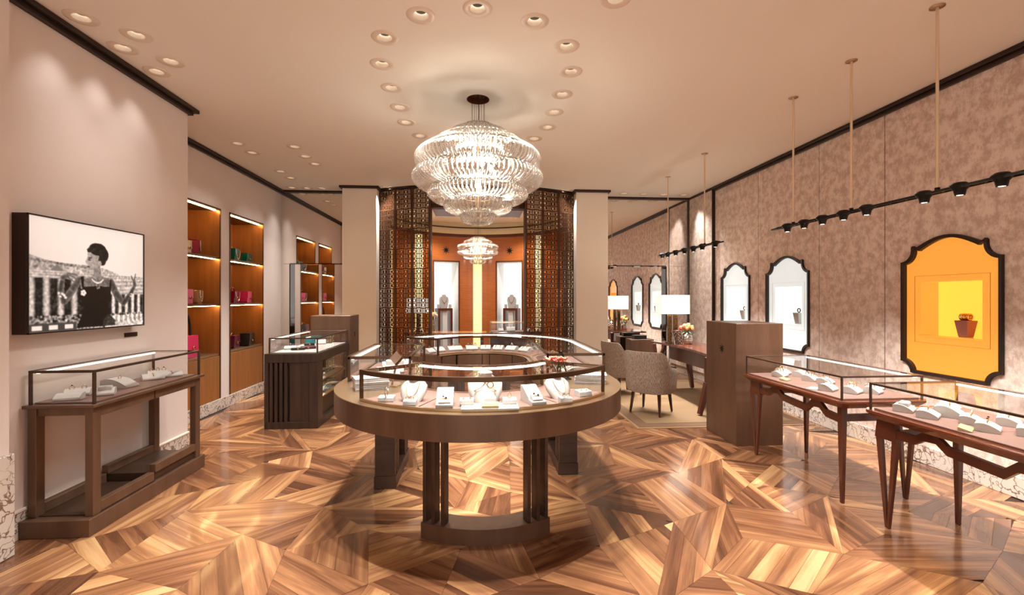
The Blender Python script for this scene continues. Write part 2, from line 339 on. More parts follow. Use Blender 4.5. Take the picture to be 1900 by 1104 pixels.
# floor: base slab, then planks in three-rhombus hexagons
fl = struct(MB().box(-3.9, 4.4, YB, 11.8, -0.08, -0.006).build('floor', 'floor_joint'))
rng = random.Random(11)
def clip(poly, a, b, c_):
    out = []
    for i in range(len(poly)):
        p, q = poly[i], poly[(i + 1) % len(poly)]; dp = a * p[0] + b * p[1] - c_; dq = a * q[0] + b * q[1] - c_
        if dp >= 0: out.append(p)
        if dp * dq < 0: t = dp / (dp - dq); out.append((p[0] + (q[0] - p[0]) * t, p[1] + (q[1] - p[1]) * t))
    return out
def area(p): return abs(sum(p[i][0] * p[(i + 1) % len(p)][1] - p[(i + 1) % len(p)][0] * p[i][1] for i in range(len(p)))) / 2
S = 0.52; planks = []
def jit(p):
    r_ = random.Random(hash((round(p[0] * 50), round(p[1] * 50)))); return p[0] + r_.uniform(-0.10, 0.10), p[1] + r_.uniform(-0.10, 0.10)
def in_room(x, y):
    if y > 8.3: return abs(x) < 2.3 and y < 11.7
    return -3.35 < x < 3.98 and y < 8.35
def shrink(poly, g):
    cx = sum(p[0] for p in poly) / len(poly); cy = sum(p[1] for p in poly) / len(poly); n = len(poly)
    sgn = 1 if sum(poly[i][0] * poly[(i + 1) % n][1] - poly[(i + 1) % n][0] * poly[i][1] for i in range(n)) > 0 else -1
    res = poly
    for i in range(n):
        p, q = poly[i], poly[(i + 1) % n]; dx, dy = q[0] - p[0], q[1] - p[1]; L = math.hypot(dx, dy)
        if L < 1e-6: continue
        a, b = -dy / L * sgn, dx / L * sgn; res = clip(res, a, b, a * p[0] + b * p[1] + g)
        if len(res) < 3: return []
    return res
def lay(poly, ang, base):
    u = (math.cos(ang), math.sin(ang)); nrm = (-u[1], u[0]); ds = [p[0] * nrm[0] + p[1] * nrm[1] for p in poly]
    d = min(ds) - rng.uniform(0, 0.06); k = 0
    while d < max(ds):
        wd = rng.choice((0.075, 0.1, 0.1, 0.13)); q = clip(clip(poly, nrm[0], nrm[1], d), -nrm[0], -nrm[1], -(d + wd)); d += wd
        if len(q) < 3 or area(q) < 0.0012: continue
        cx = sum(p[0] for p in q) / len(q); cy = sum(p[1] for p in q) / len(q)
        if not in_room(cx, cy): continue
        q = clip(clip(q, 1, 0, XL), -1, 0, -XR); q = shrink(q, 0.0006) if len(q) > 2 else q
        if len(q) < 3: continue
        tone = min(0.98, max(0.0, base + rng.gauss(0, 0.135))); planks.append((q, u, nrm, tone, rng.uniform(0, 50)))
nx = int(9 / (S * math.sqrt(3))) + 3; ny = int(15 / (1.5 * S)) + 2
for j in range(ny):
    for i in range(nx):
        cx = -4.2 + (i + 0.5 * (j % 2)) * S * math.sqrt(3); cy = YB - 0.4 + j * 1.5 * S
        vv = [jit((cx + S * math.cos(PI / 2 + k * PI / 3), cy + S * math.sin(PI / 2 + k * PI / 3))) for k in range(6)]
        cc = (cx + rng.uniform(-0.09, 0.09), cy + rng.uniform(-0.09, 0.09)); o_ = rng.choice((0, 1, 1))
        for k in range(3):
            a = (o_ + 2 * k) % 6; quad = [cc, vv[a], vv[(a + 1) % 6], vv[(a + 2) % 6]]; t = rng.random()
            def edir(p, q): return math.atan2(q[1] - p[1], q[0] - p[0])
            base = 0.44 + rng.uniform(-0.15, 0.17)
            if t < 0.42:
                lay([cc, vv[a], vv[(a + 1) % 6]], edir(cc, vv[(a + 1) % 6]) + rng.uniform(-0.12, 0.12), base); lay([cc, vv[(a + 1) % 6], vv[(a + 2) % 6]], edir(vv[(a + 1) % 6], vv[(a + 2) % 6]), 0.92 - base)
            elif t < 0.6:
                lay([vv[a], vv[(a + 1) % 6], vv[(a + 2) % 6]], edir(vv[a], vv[(a + 2) % 6]), base); lay([cc, vv[a], vv[(a + 2) % 6]], edir(cc, vv[a]), 0.92 - base)
            else: lay(quad, edir(cc, vv[a]) if t < 0.8 else edir(vv[a], vv[(a + 2) % 6]) + rng.uniform(-0.1, 0.1), base)
def plank_mesh(name, items):
    vs_, fs, uvs, cols = [], [], [], []
    for q, u, nrm, tone, off in items:
        n = len(q); b0 = len(vs_); vs_ += [(x, y, 0.0) for x, y in q] + [(x, y, -0.006) for x, y in q]
        fs.append(tuple(b0 + i for i in range(n))); fs += [(b0 + i, b0 + n + i, b0 + n + (i + 1) % n, b0 + (i + 1) % n) for i in range(n)]
        uvv = [(p[0] * u[0] + p[1] * u[1] + off, p[0] * nrm[0] + p[1] * nrm[1] + off * 1.7) for p in q]
        uvs += uvv
        for i in range(n): uvs += [uvv[i], uvv[i], uvv[(i + 1) % n], uvv[(i + 1) % n]]
        cols += [tone] * (2 * n)
    me = bpy.data.meshes.new(name); me.from_pydata(vs_, [], fs); l = me.uv_layers.new(name='grain'); l.data.foreach_set('uv', np.array(uvs, dtype=np.float32).ravel())
    ca = me.color_attributes.new('tone', 'FLOAT_COLOR', 'POINT'); arr = np.ones((len(cols), 4), dtype=np.float32); arr[:, :3] = np.array(cols)[:, None]; ca.data.foreach_set('color', arr.ravel())
    me.materials.append(M['parquet']); me.update(); return me
def score(it):
    q = it[0]
    if min(p[1] for p in q) < 0.6: return 0
    pp = [proj((p[0], p[1], 0)) for p in q]; pc = (sum(p[0] for p in pp) / len(pp), sum(p[1] for p in pp) / len(pp))
    if not (0 < pc[0] < 1900 and pc[1] < 1104): return 0
    return area([(p[0], p[1]) for p in pp])
planks.sort(key=score, reverse=True)
# make faces point up
planks = [(q if sum(q[i][0] * q[(i + 1) % len(q)][1] - q[(i + 1) % len(q)][0] * q[i][1] for i in range(len(q))) > 0 else q[::-1], u, n_, t, f_) for q, u, n_, t, f_ in planks]
for it in planks[:298]:
    o = bpy.data.objects.new('plank', plank_mesh('plank', [it])); C.objects.link(o); o.parent = fl
o = bpy.data.objects.new('plank_field', plank_mesh('plank_field', planks[298:])); C.objects.link(o); o.parent = fl; o['kind'] = 'stuff'; o['label'] = 'remaining parquet planks of the wooden floor'

# left wall: near block, pilaster, rear wall with two alcoves
struct(MB().box(-3.75, XLN, YB, YN, 0, ZC).build('wall_left', 'wall_paint'))
pl = struct(MB().box(XLN, -2.61, YB, 2.77, 0.57, ZC).build('wall_pilaster', 'wall_paint'))
MB().box(XLN, -2.59, YB, 2.785, 0, 0.575).build('marble_plinth', 'marble', pl, bevel=0.006)
AY = [(5.33, 6.17), (6.39, 7.355)]; AZ0, AZ1 = 0.155, 2.59
wl = MB()
for y0, y1 in ((YN, 5.33), (6.17, 6.39), (7.355, 8.25)): wl.box(-3.78, XL, y0, y1, 0.0, ZC)
for y0, y1 in AY: wl.box(-3.78, XL, y0, y1, AZ1, ZC); wl.box(-3.78, XL, y0, y1, 0, AZ0 - 0.001)
wl = struct(wl.build('wall_left_rear', 'wall_paint'))
struct(MB().box(XL - 0.001, XL + 0.012, YN, MLY, 0, 0.148).build('baseboard_left_rear', 'marble', bevel=0.003))
bb = struct(MB().box(XLN, XLN + 0.014, 2.79, YN, 0, 0.155).build('baseboard_left', 'marble')); MB().box(XLN, XLN + 0.02, 2.79, YN, 0.156, 0.178).build('baseboard_cap', 'trim_white', bb, bevel=0.006)
wf = MB()
for b_ in ((-3.8, -2.5, YB - 0.15, YB, 0, ZC), (3.2, 4.4, YB - 0.15, YB, 0, ZC), (-2.5, 3.2, YB - 0.15, YB, 3.0, ZC)): wf.box(*b_)
wf = struct(wf.build('wall_front', 'wall_paint'))                      # unseen glazed shop front, opening added to let world light in as fill
for k in range(4): MB().box(-2.5 + k * 1.425, -1.085 + k * 1.425, YB - 0.08, YB - 0.07, 0, 3.0).build('added_front_pane', 'case_glass', wf)  # panes of the unseen opening added for fill light
for k in range(3): MB().box(-1.085 + k * 1.425, -1.075 + k * 1.425, YB - 0.09, YB - 0.05, 0, 3.0).build('mullion', 'dark_bronze', wf)
struct(MB().box(-3.95, -3.8, YB, 12.0, 0, ZC).build('wall_light_stop_left', 'wall_paint')); struct(MB().box(-3.8, 4.4, 11.85, 12.0, 0, ZC).build('wall_light_stop_rear', 'wall_paint')); struct(MB().box(4.25, 4.4, 8.31, 11.84, 0, ZC).build('wall_light_stop_right', 'wall_paint'))  # unseen outer walls added to stop world light leaking in
# right wall: backing, wallpaper panels with shaped openings
struct(MB().box(4.22, 4.4, YB, 8.3, 0, ZC).build('wall_right', 'wall_paint'))
wr = bpy.data.objects.new('wall_right_paper', None); C.objects.link(wr); struct(wr)
def vit_outline(cy, hw, z0, z1, inset=0.0, n=8):
    """arched top with ogee shoulders, scooped lower corners; (y, z) loop"""
    h = hw - inset; zb = z0 + inset; zt = z1 - inset; pts = []
    sc = 0.095                     # lower scoop
    def arc(cx, cz, r, a0, a1, k): return [(cx + r * math.cos(a0 + (a1 - a0) * i / k), cz + r * math.sin(a0 + (a1 - a0) * i / k)) for i in range(k + 1)]
    rs_ = sc + inset; th = math.asin(inset / rs_); right = arc(h + inset, zb - inset, rs_, PI - th, PI / 2 + th, 6)[::-1][::-1]
    zs = z1 - 0.205; ru = 0.10 + inset; tu = math.asin(inset / ru)
    right += arc(h + inset, zs + 0.10, ru, -PI / 2 - tu, -PI, 6)               # concave shoulder
    right += [(h - 0.100, zs + 0.128 - inset * 0.6), (h - 0.112, zs + 0.140 - inset), (h - 0.140, zs + 0.116 - inset)]
    xa = h - 0.150; za = zs + 0.124 - inset; k = 8
    right += [(xa * (1 - i / k), za + (zt - za) * math.sin(PI / 2 * i / k)) for i in range(0, k)]
    pts = right + [(0, zt)] + [(-a, b) for a, b in reversed(right)]
    return [(cy + a, b) for a, b in pts]
VIT = [(3.513, 0.40, 'orange'), (5.497, 0.393, 'white'), (6.655, 0.376, 'white')]
VZ0, VZ1 = 0.785, 1.968
PAN = [(YB, 0.69), (0.69, 1.83), (1.83, 2.97), (2.97, 4.107), (4.107, 4.953), (4.953, 6.089), (6.089, 7.246)]
for y0, y1 in PAN:
    holes = [vit_outline(c_, h, VZ0, VZ1, 0.012) for c_, h, k in VIT if y0 < c_ < y1]
    fill_holes([(y0 + 0.003, 0.155), (y1 - 0.003, 0.155), (y1 - 0.003, 3.22), (y0 + 0.003, 3.22)], holes, lambda u, v: (XR, u, v), 'wall_panel', 'wallpaper', wr)
    MB().box(XR + 0.004, XR + 0.012, y1 - 0.02, y1 + 0.02, 0.155, 3.22).build('panel_joint', 'dark_trim', wr)
    if holes: # closing returns around the opening, so the wall has thickness
        pass
MB().box(XR - 0.045, XR + 0.05, 7.262, MRY + 0.15, 0.155, 3.22).build('wall_panel', 'wallpaper', wr)
MB().box(XR - 0.05, XR + 0.05, 7.246, 7.262, 0.155, 3.22).build('edge_strip', 'dark_trim', wr)
MB().box(XR - 0.062, XR - 0.044, MRY - 0.03, MRY + 0.01, 0.155, 3.22).build('edge_strip', 'dark_trim', wr)
struct(MB().box(XR - 0.015, XR + 0.02, YB, MRY, 0, 0.155).build('baseboard_right', 'marble', bevel=0.003))
# cornices
def cornice(name, path_box):
    o = MB()
    for b_ in path_box: o.box(*b_)
    return struct(o.build(name, 'dark_trim', bevel=0.003))
cornice('trim_1', [(XLN - 0.02, XLN + 0.07, YB, YN + 0.07, 3.225, ZC - 0.001), (XLN - 0.02, XLN + 0.035, YB, YN + 0.035, 3.195, 3.225)])
cornice('trim_2', [(XL - 0.02, XL + 0.06, YN, MLY, 3.225, ZC - 0.001), (XL - 0.02, XL + 0.03, YN, MLY, 3.195, 3.225)])
cornice('trim_3', [(XR - 0.06, XR + 0.05, YB, MRY, 3.225, ZC - 0.001), (XR - 0.03, XR + 0.05, YB, MRY, 3.195, 3.225)])
cornice('trim_4', [(XL, -2.17, MLY - 0.05, MLY + 0.1, 3.225, ZC - 0.001)])
cornice('trim_5', [(2.2, XR, MRY - 0.05, MRY + 0.1, 3.225, ZC - 0.001)])
# mirrored rear walls with a deeper mirror let in below
for side, x0, x1, xj, ym in (('left', XL, -2.1, -3.15, MLY), ('right', XR, 2.15, 3.43, MRY)):
    e_ = struct(bpy.data.objects.new('wall_rear_' + side, None)); C.objects.link(e_)
    a, b_ = sorted((x0, x1)); MB().box(a, b_, ym, ym + 0.012, 2.022, 3.225).build('mirror_pane', 'mirror', e_)
    a, b_ = sorted((x0, xj)); MB().box(a, b_, ym, ym + 0.012, 0, 2.018).build('mirror_pane', 'mirror', e_)
    a, b_ = sorted((xj, x1)); MB().box(a, b_, ym + 0.10, ym + 0.112, 0, 2.018).build('mirror_pane', 'mirror', e_)
    MB().box(a, b_, ym, ym + 0.1, 2.018, 2.03).build('soffit_edge', 'mirror_edge', e_)
    s_ = -1 if side == 'left' else 1
    a, b_ = sorted((xj, xj + 0.012 * s_)); MB().box(a, b_, ym - 0.003, ym + 0.1, 0, 2.018).build('jamb_edge', 'mirror_edge', e_)
    MB().box(min(x0, x1), max(x0, x1), ym + 0.115, ym + 0.2, 0, ZC).build('backing', 'wall_paint', e_)
# pillars either side of the screens
for side, x0, x1 in (('left', -2.174, -1.63), ('right', 1.665, 2.208)):
    p_ = struct(MB().box(x0, x1, 7.6, 8.35, 0, 3.222).build('pillar_' + side, 'pillar_paint', bevel=0.004))
    MB().box(x0 - 0.04, x1 + 0.04, 7.555, 8.35, 3.223, ZC - 0.001).build('pillar_cornice', 'dark_trim', p_, bevel=0.004)
    MB().box(x0 - 0.003, x1 + 0.003, 7.59, 8.35, 0, 0.15).build('pillar_base', 'marble', p_)

# ------------------------------------------------------------------ downlights
def spot(name, loc, power, angle, target=None, col=WARM, blend=0.8, size=0.03, parent=None):
    l = bpy.data.lights.new(name, 'SPOT'); l.energy = power; l.color = col; l.spot_size = math.radians(angle); l.spot_blend = blend; l.shadow_soft_size = size
    o = bpy.data.objects.new(name, l); C.objects.link(o); o.location = loc
    if target is not None: o.rotation_euler = (Vector(target) - Vector(loc)).to_track_quat('-Z', 'Y').to_euler()
    return o
def point(name, loc, power, col=WARM, size=0.03):
    l = bpy.data.lights.new(name, 'POINT'); l.energy = power; l.color = col; l.shadow_soft_size = size
    o = bpy.data.objects.new(name, l); C.objects.link(o); o.location = loc; return o
dl_trim = MB().lathe([(0.049, 0.0), (0.055, -0.004), (0.092, -0.003), (0.094, 0.0)], 28, caps=False).mesh('trim_ring', 'trim_white')
dl_cup = MB().lathe([(0.050, 0.0), (0.047, 0.05), (0.046, 0.06)], 24, caps=False).mesh('reflector_cup', 'trim_white')
dl_lens = MB().lathe([(0.036, 0.045), (0.047, 0.045)], 24, caps=False).mesh('lens_ring', 'lens')
dl_core = MB().lathe([(0.0001, 0.03), (0.034, 0.03), (0.036, 0.06)], 20, caps=False).mesh('lamp_core', 'lamp_black')
cnt = {}
DESC = {'left': 'recessed ceiling downlight over the framed photograph, {} of five counted from the camera', 'ring': 'recessed downlight, {} of the oval ring around the big chandelier',
        'bags': 'recessed ceiling downlight in front of the handbag alcoves, {} of four', 'aisle': 'recessed downlight in the short left aisle row, {} of three',
        'mirror left': 'small downlight before the left mirror, {} from the left wall', 'screen': 'recessed downlight above the {} lattice screen',
        'mirror right': 'small downlight before the right mirror, {} counted from the pillar', 'front': 'recessed ceiling downlight over the entrance side of the floor, outside the view, {} of nine', 'rotunda': 'recessed downlight in the round room ceiling, {}'}
RINGN = ['front left', 'nearest, at the front centre', 'front right']
for g, x, y in DLP:
    i = cnt.get(g, 0); cnt[g] = i + 1
    if g == 'ring': wn = RINGN[i] if i < 3 else ORD[(i - 3) // 2] + (' on the left side' if (i - 3) % 2 == 0 else ' on the right side') if i < 15 else ['rear left', 'rear right'][(i - 15) % 2] if i < 17 else ''
    else: wn = ORD[i]
    if g == 'ring' and i >= 3: wn = ORD[(i - 3) // 2] + (' on its left side' if (i - 3) % 2 == 0 else ' on its right side')
    if g == 'screen': wn = ('left', 'right')[i]
    if g == 'rotunda': wn = ('rear left', 'rear right', 'front left', 'front right')[i]
    t = thing('downlight', DESC[g].format(wn), 'downlight', (x, y, ZC), 0, 'recessed ceiling downlights')
    for me in (dl_trim, dl_cup, dl_lens, dl_core):
        o = bpy.data.objects.new(me.name, me); C.objects.link(o); o.parent = t
    L0 = (x, y, ZC - 0.012)
    if g == 'ring': spot('lamp_ring', L0, P_RING, 112, (x, y, 0), size=0.02, blend=1.0)
    elif g == 'left': spot('lamp_wall', L0, P_WALL, 80, (XLN + 0.1, y + 0.1, 0.9) if i % 2 == 0 else (-2.45, y, 0.6), blend=1.0)
    elif g == 'bags': spot('lamp_bags', L0, P_WALL * 0.7, 70, (XL, y, 1.3))
    elif g == 'front': spot('lamp_front', L0, P_FRONT, 66 if i > 4 else 84, (x, y - (0.2 if i > 4 else 0), 0), size=0.02, blend=1.0)
    elif g == 'rotunda': spot('lamp_rotunda', L0, P_AREA * 0.75, 110, (x, y + 0.2, 0))
    elif g == 'screen': spot('lamp_screen', L0, P_AREA * 0.8, 84, (x * 1.42, y - 0.15, 0.6))
    elif g == 'mirror right': spot('lamp_desk', L0, P_AREA * 0.7, 70, (x - 0.1, y - 0.9, 0.7))
    elif g == 'mirror left': spot('lamp_mirror', L0, P_AREA * (0.25 if i == 0 else 0.7), 75, (x + 0.25, y - 0.35, 0), blend=1.0)
    else: spot('lamp_area', L0, P_AREA * 0.7, 75, (x, y - 0.25, 0))
# ------------------------------------------------------------------ handbag alcoves in the left rear wall
SHZ = [0.735, 1.372, 1.97]
AL_LAB = ['tall bronze alcove half hidden behind the near wall, holding four handbags and a tote', 'tall bronze wall alcove with green, pink and black handbags on its shelves']
for k, (y0, y1) in enumerate(AY):
    t = thing('display_alcove', AL_LAB[k], 'alcove', (XL - 0.2, (y0 + y1) / 2, AZ0)); xb = XL - 0.44
    MB().box(xb - 0.02, xb, y0, y1, AZ0, AZ1).build('back_panel', 'alcove_bronze', t)
    for ya, yb in ((y0, y0 + 0.008), (y1 - 0.008, y1)): MB().box(xb, XL - 0.001, ya, yb, AZ0, AZ1).build('side_panel', 'alcove_bronze', t)
    MB().box(xb, XL, y0 + 0.008, y1 - 0.008, AZ1 - 0.02, AZ1 - 0.001).build('head_panel', 'alcove_edge', t)
    fr = MB()
    for ya, yb in ((y0, y0 + 0.012), (y1 - 0.012, y1)): fr.box(XL, XL + 0.012, ya, yb, AZ0, AZ1)
    fr.box(XL, XL + 0.012, y0, y1, AZ1 - 0.022, AZ1); fr.build('frame', 'alcove_edge', t)
    MB().box(xb, XL + 0.004, y0 + 0.013, y1 - 0.013, AZ0, SHZ[0] - 0.03).build('plinth_door', 'alcove_edge' if 0 else 'alcove_bronze', t, bevel=0.002)
    for z in SHZ:
        s_ = MB().box(xb + 0.001, XL - 0.004, y0 + 0.009, y1 - 0.009, z - 0.026, z).build('shelf', 'champagne' if z == SHZ[0] else 'alcove_edge', t, bevel=0.002)
        if z != SHZ[0]: MB().box(XL - 0.05, XL - 0.042, y0 + 0.02, y1 - 0.02, z - 0.033, z - 0.027).build('led_strip', 'led_warm', s_)
    MB().box(XL - 0.05, XL - 0.042, y0 + 0.02, y1 - 0.02, AZ1 - 0.029, AZ1 - 0.022).build('led_strip', 'led_warm', t)

def bag(label, leather, px, z, w=0.2, h=0.15, d=0.1, kind='flap', chain=False, handle=None, X=-3.44, rz=0.12):
    y, _ = atX(px, 500, X)
    t = thing('handbag', label, 'handbag', (X, y, z), PI / 2 + rz, 'handbags in the alcoves')
    tp = 0.86 if kind != 'bucket' else 1.15
    b = MB(); n = []
    prof = [(-w / 2, 0.004), (w / 2, 0.004), (w / 2 * tp, h), (-w / 2 * tp, h)]
    b.prism(prof, -d / 2, d / 2, 'y'); b.build('body', leather, t, bevel=0.018, world=False, segs=3)
    if kind in ('flap',):
        MB().prism([(-w / 2 * 0.98, h * 0.42), (0, h * 0.36), (w / 2 * 0.98, h * 0.42), (w / 2 * 0.9, h + 0.006), (-w / 2 * 0.9, h + 0.006)], -d / 2 - 0.008, -d / 2 + 0.02, 'y').build('flap', leather, t, bevel=0.004, world=False)
        MB().box(-w / 2 * 0.9, w / 2 * 0.9, -d / 2 - 0.006, d / 2, h - 0.004, h + 0.007).build('flap_top', leather, t, bevel=0.004, world=False)
    c_ = MB(); c_.lathe([(0.0, 0), (0.017, 0.001), (0.02, 0.006), (0.012, 0.011), (0.0, 0.012)], 14, caps=False)
    cl = c_.build('clasp', 'gold', t, world=False); cl.rotation_euler = (PI / 2, 0, 0); cl.location = (0, -d / 2 - 0.009, h * 0.45)
    g_ = MB().ball((0, -d / 2 - 0.022, h * 0.46), 0.008, 0.004, 0.011).build('clasp_gem', 'black_gem', cl, world=False); g_.matrix_parent_inverse = cl.matrix_basis.inverted()
    if chain:
        pts = [(-w * 0.38 * math.cos(a) , -d / 2 - 0.016, h * 0.95 - h * 0.8 * math.sin(a)) for a in [PI * i / 16 for i in range(17)]]
        MB().tube(pts, 0.005, 6).build('chain', 'silver', t, world=False)
    if handle:
        pts = [(-w * 0.3 * math.cos(a), 0, h + handle[0] * math.sin(a)) for a in [PI * i / 14 for i in range(15)]]
        MB().tube(pts, handle[2] if len(handle) > 2 else 0.008, 8).build('handle', handle[1], t, world=False)
    return t
bag('champagne gold flap handbag, leftmost on the top shelf of the half-hidden alcove', 'gold_leather', 342, SHZ[2], 0.14, 0.15, 0.09, handle=(0.05, 'gold_leather'))
bag('crimson chain handbag on the top shelf of the half-hidden alcove', 'crimson_leather', 360, SHZ[2], 0.15, 0.18, 0.1, chain=True, rz=0.5)
bag('pink flap handbag on the middle shelf, cut off by the near wall', 'pink_leather', 343, SHZ[1], 0.16, 0.17, 0.1, handle=(0.06, 'gold_leather'))
bag('champagne metallic bucket clutch with chain on the middle shelf of the half-hidden alcove', 'gold_leather', 364, SHZ[1], 0.14, 0.17, 0.08, 'bucket', True, rz=0.25)
bag('large pink tote with a tall black handle on the lowest alcove shelf', 'pink_leather', 346, SHZ[0], 0.3, 0.26, 0.14, 'tote', handle=(0.26, 'black_leather', 0.014))
bag('dark green handbag with silver chain on the top shelf', 'emerald_leather', 433, SHZ[2], 0.18, 0.17, 0.09, chain=True, handle=(0.03, 'silver', 0.004), X=-3.47)
bag('small green flap clutch on the top shelf beside the chained green bag', 'emerald_leather', 457, SHZ[2], 0.22, 0.13, 0.08)
bag('crimson top-handle handbag with looped chain on the middle shelf', 'crimson_leather', 432, SHZ[1], 0.19, 0.16, 0.1, chain=True, handle=(0.06, 'crimson_leather'), X=-3.47)
bag('bright pink flap handbag at the front of the middle shelf', 'pink_leather', 455, SHZ[1], 0.18, 0.16, 0.11, X=-3.42, rz=0.15)
bag('dark plum flap handbag with brass clasp on the lowest shelf', 'plum_leather', 431, SHZ[0], 0.21, 0.17, 0.12, handle=(0.04, 'gold', 0.006), X=-3.46)
bag('black flap handbag with brass clasp on the lowest shelf', 'black_leather', 458, SHZ[0], 0.23, 0.18, 0.13, X=-3.42, rz=0.15)

# ------------------------------------------------------------------ framed photograph on the near left wall
Y0, Y1, Z0, Z1 = 2.93, 3.885, 1.228, 1.955
pf = thing('framed_photograph', 'large framed black-and-white photograph of a woman in a dark dress before a balustrade', 'picture', (XLN + 0.045, (Y0 + Y1) / 2, Z0))
MB().box(XLN + 0.002, XLN + 0.084, Y0, Y1, Z0, Z1).build('frame_box', 'dark_trim', pf, bevel=0.002)
fr = MB()
for b_ in ((Y0, Y1, Z0, Z0 + 0.009), (Y0, Y1, Z1 - 0.009, Z1), (Y0, Y0 + 0.007, Z0, Z1), (Y1 - 0.007, Y1, Z0, Z1)): fr.box(XLN + 0.084, XLN + 0.093, *b_)
fr.build('frame_lip', 'dark_trim', pf)
NU, NV = 230, 176
U, V = np.meshgrid(np.linspace(0, 1, NU), np.linspace(0, 1, NV)); img = np.zeros((NV, NU)); R_ = np.random.RandomState(4)
def sm(a, k):
    for _ in range(k): a = (a + np.roll(a, 1, 0) + np.roll(a, -1, 0) + np.roll(a, 1, 1) + np.roll(a, -1, 1)) / 5
    return a
# V measured from the top of the print, U from its left (near) edge
img[:] = 0.93 - 0.10 * V - 0.12 * np.abs(U - 0.55)
tex = sm(R_.rand(NV, NU), 3); tex = (tex - tex.mean()) / tex.std()
hz = 0.33 + 0.16 * U + 0.02 * np.sin(9 * U)
low = V > hz; img[low] = (0.62 + 0.10 * U + 0.10 * tex)[low]
img[(np.abs(V - (0.37 + 0.10 * U)) < 0.012) & (U < 0.5)] -= 0.18
ped = (V > 0.40 + np.abs(U - 0.2) * 1.1) & (V < 0.47) ; img[ped & (U < 0.32)] = 0.42
ent = (V > 0.455 + 0.02 * U) & (V < 0.60); img[ent] = (0.66 + 0.09 * np.sin(V * 260) + 0.08 * tex)[ent]
cor = (V > 0.53) & (V < 0.90); colp = 0.5 + 0.5 * np.sin(U * 2 * PI * 9.5 + 0.4)
img[cor] = (0.12 + 0.62 * np.clip(colp * 1.5 - 0.45, 0, 1) + 0.06 * tex)[cor]
cor2 = cor & (U > 0.62) & (V > 0.66 ); img[cor2] = (0.16 + 0.66 * np.clip((0.5 + 0.5 * np.sin(U * 2 * PI * 15)) * 1.6 - 0.4, 0, 1) + 0.06 * tex)[cor2]
topb = (V > 0.50) & (V < 0.665) & (U > 0.55); img[topb] = (0.66 + 0.1 * np.sin(V * 150 + U * 8) + 0.06 * tex)[topb]
base_ = V >= 0.86; img[base_] = (0.42 + 0.2 * tex)[base_]; bal = (V > 0.88) & (U > 0.6); img[bal] = (0.7 + 0.2 * np.sign(np.sin(U * 130)) * (V < 0.95) + 0.1 * tex)[bal]
blk = (V > 0.93) & (U < 0.35); img[blk] = 0.24; st = (np.abs(((U * 8.5) % 1) - 0.5) < 0.28) & (V > 0.945) & (V < 0.985) & (U < 0.33); img[st] = 0.85
def poly(pts, val, soft=0.0, t=0.05):
    x = np.array([p[0] for p in pts]); y = np.array([p[1] for p in pts]); ins = np.zeros_like(U, bool); n = len(pts)
    for i in range(n):
        j = (i - 1) % n; cnd = ((y[i] > V) != (y[j] > V)) & (U < (x[j] - x[i]) * (V - y[i]) / (y[j] - y[i] + 1e-12) + x[i]); ins ^= cnd
    img[ins] = (val + t * tex)[ins] if np.isscalar(val) else (val + t * tex)[ins]
def ell(cx, cy, rx, ry, val, t=0.03): q = ((U - cx) / rx) ** 2 + ((V - cy) / ry) ** 2 < 1; img[q] = (val + t * tex)[q]
def limb(pts, r, val):
    for (x0, y0, r0), (x1, y1, r1) in zip(pts[:-1], pts[1:]):
        dx, dy = (x1 - x0), (y1 - y0) * 0.78; L2 = dx * dx + dy * dy; tt = np.clip(((U - x0) * dx + (V - y0) * 0.78 * dy) / L2, 0, 1)
        dd = np.hypot(U - x0 - tt * dx, (V - y0) * 0.78 - tt * dy); rr_ = r0 + tt * (r1 - r0); q = dd < rr_
        sh = val * 0.62 + 0.20 * (dd / rr_) ** 2 * (U > x0 - 0.5); img[q] = (sh + 0.02 * tex)[q]
# arms, torso, neck, head
limb([(0.375, 0.535, 0.028), (0.30, 0.66, 0.030), (0.255, 0.735, 0.026)], 0, 0.42)
limb([(0.255, 0.735, 0.024), (0.225, 0.63, 0.02), (0.245, 0.53, 0.016)], 0, 0.34)
limb([(0.245, 0.52, 0.02), (0.30, 0.485, 0.014)], 0, 0.45); limb([(0.29, 0.485, 0.007), (0.345, 0.52, 0.005)], 0, 0.55); limb([(0.28, 0.475, 0.007), (0.36, 0.49, 0.005)], 0, 0.5); limb([(0.27, 0.50, 0.007), (0.33, 0.55, 0.005)], 0, 0.45)
limb([(0.66, 0.545, 0.03), (0.71, 0.66, 0.032), (0.785, 0.76, 0.026)], 0, 0.36)
limb([(0.785, 0.76, 0.026), (0.86, 0.66, 0.02), (0.90, 0.58, 0.015)], 0, 0.34)
limb([(0.905, 0.565, 0.02), (0.90, 0.52, 0.016)], 0, 0.42); limb([(0.90, 0.52, 0.007), (0.915, 0.44, 0.004)], 0, 0.4); limb([(0.89, 0.52, 0.007), (0.868, 0.465, 0.004)], 0, 0.4); limb([(0.895, 0.51, 0.006), (0.872, 0.49, 0.004)], 0, 0.45)
poly([(0.38, 0.53), (0.47, 0.505), (0.50, 0.49), (0.575, 0.49), (0.63, 0.50), (0.665, 0.53), (0.66, 0.62), (0.39, 0.62)], 0.44 - 0.2 * (U - 0.4) * 2)
poly([(0.50, 0.38), (0.555, 0.38), (0.575, 0.52), (0.49, 0.52)], 0.50 - 0.9 * (U - 0.5))
poly([(0.40, 0.60), (0.53, 0.585), (0.66, 0.595), (0.655, 0.72), (0.635, 0.80), (0.66, 0.90), (0.69, 0.985), (0.355, 0.985), (0.39, 0.88), (0.415, 0.80), (0.395, 0.70)], 0.07, t=0.02)
poly([(0.385, 0.50), (0.41, 0.495), (0.415, 0.61), (0.40, 0.62)], 0.07, t=0.02); poly([(0.65, 0.51), (0.662, 0.53), (0.66, 0.61), (0.642, 0.60)], 0.07, t=0.02)
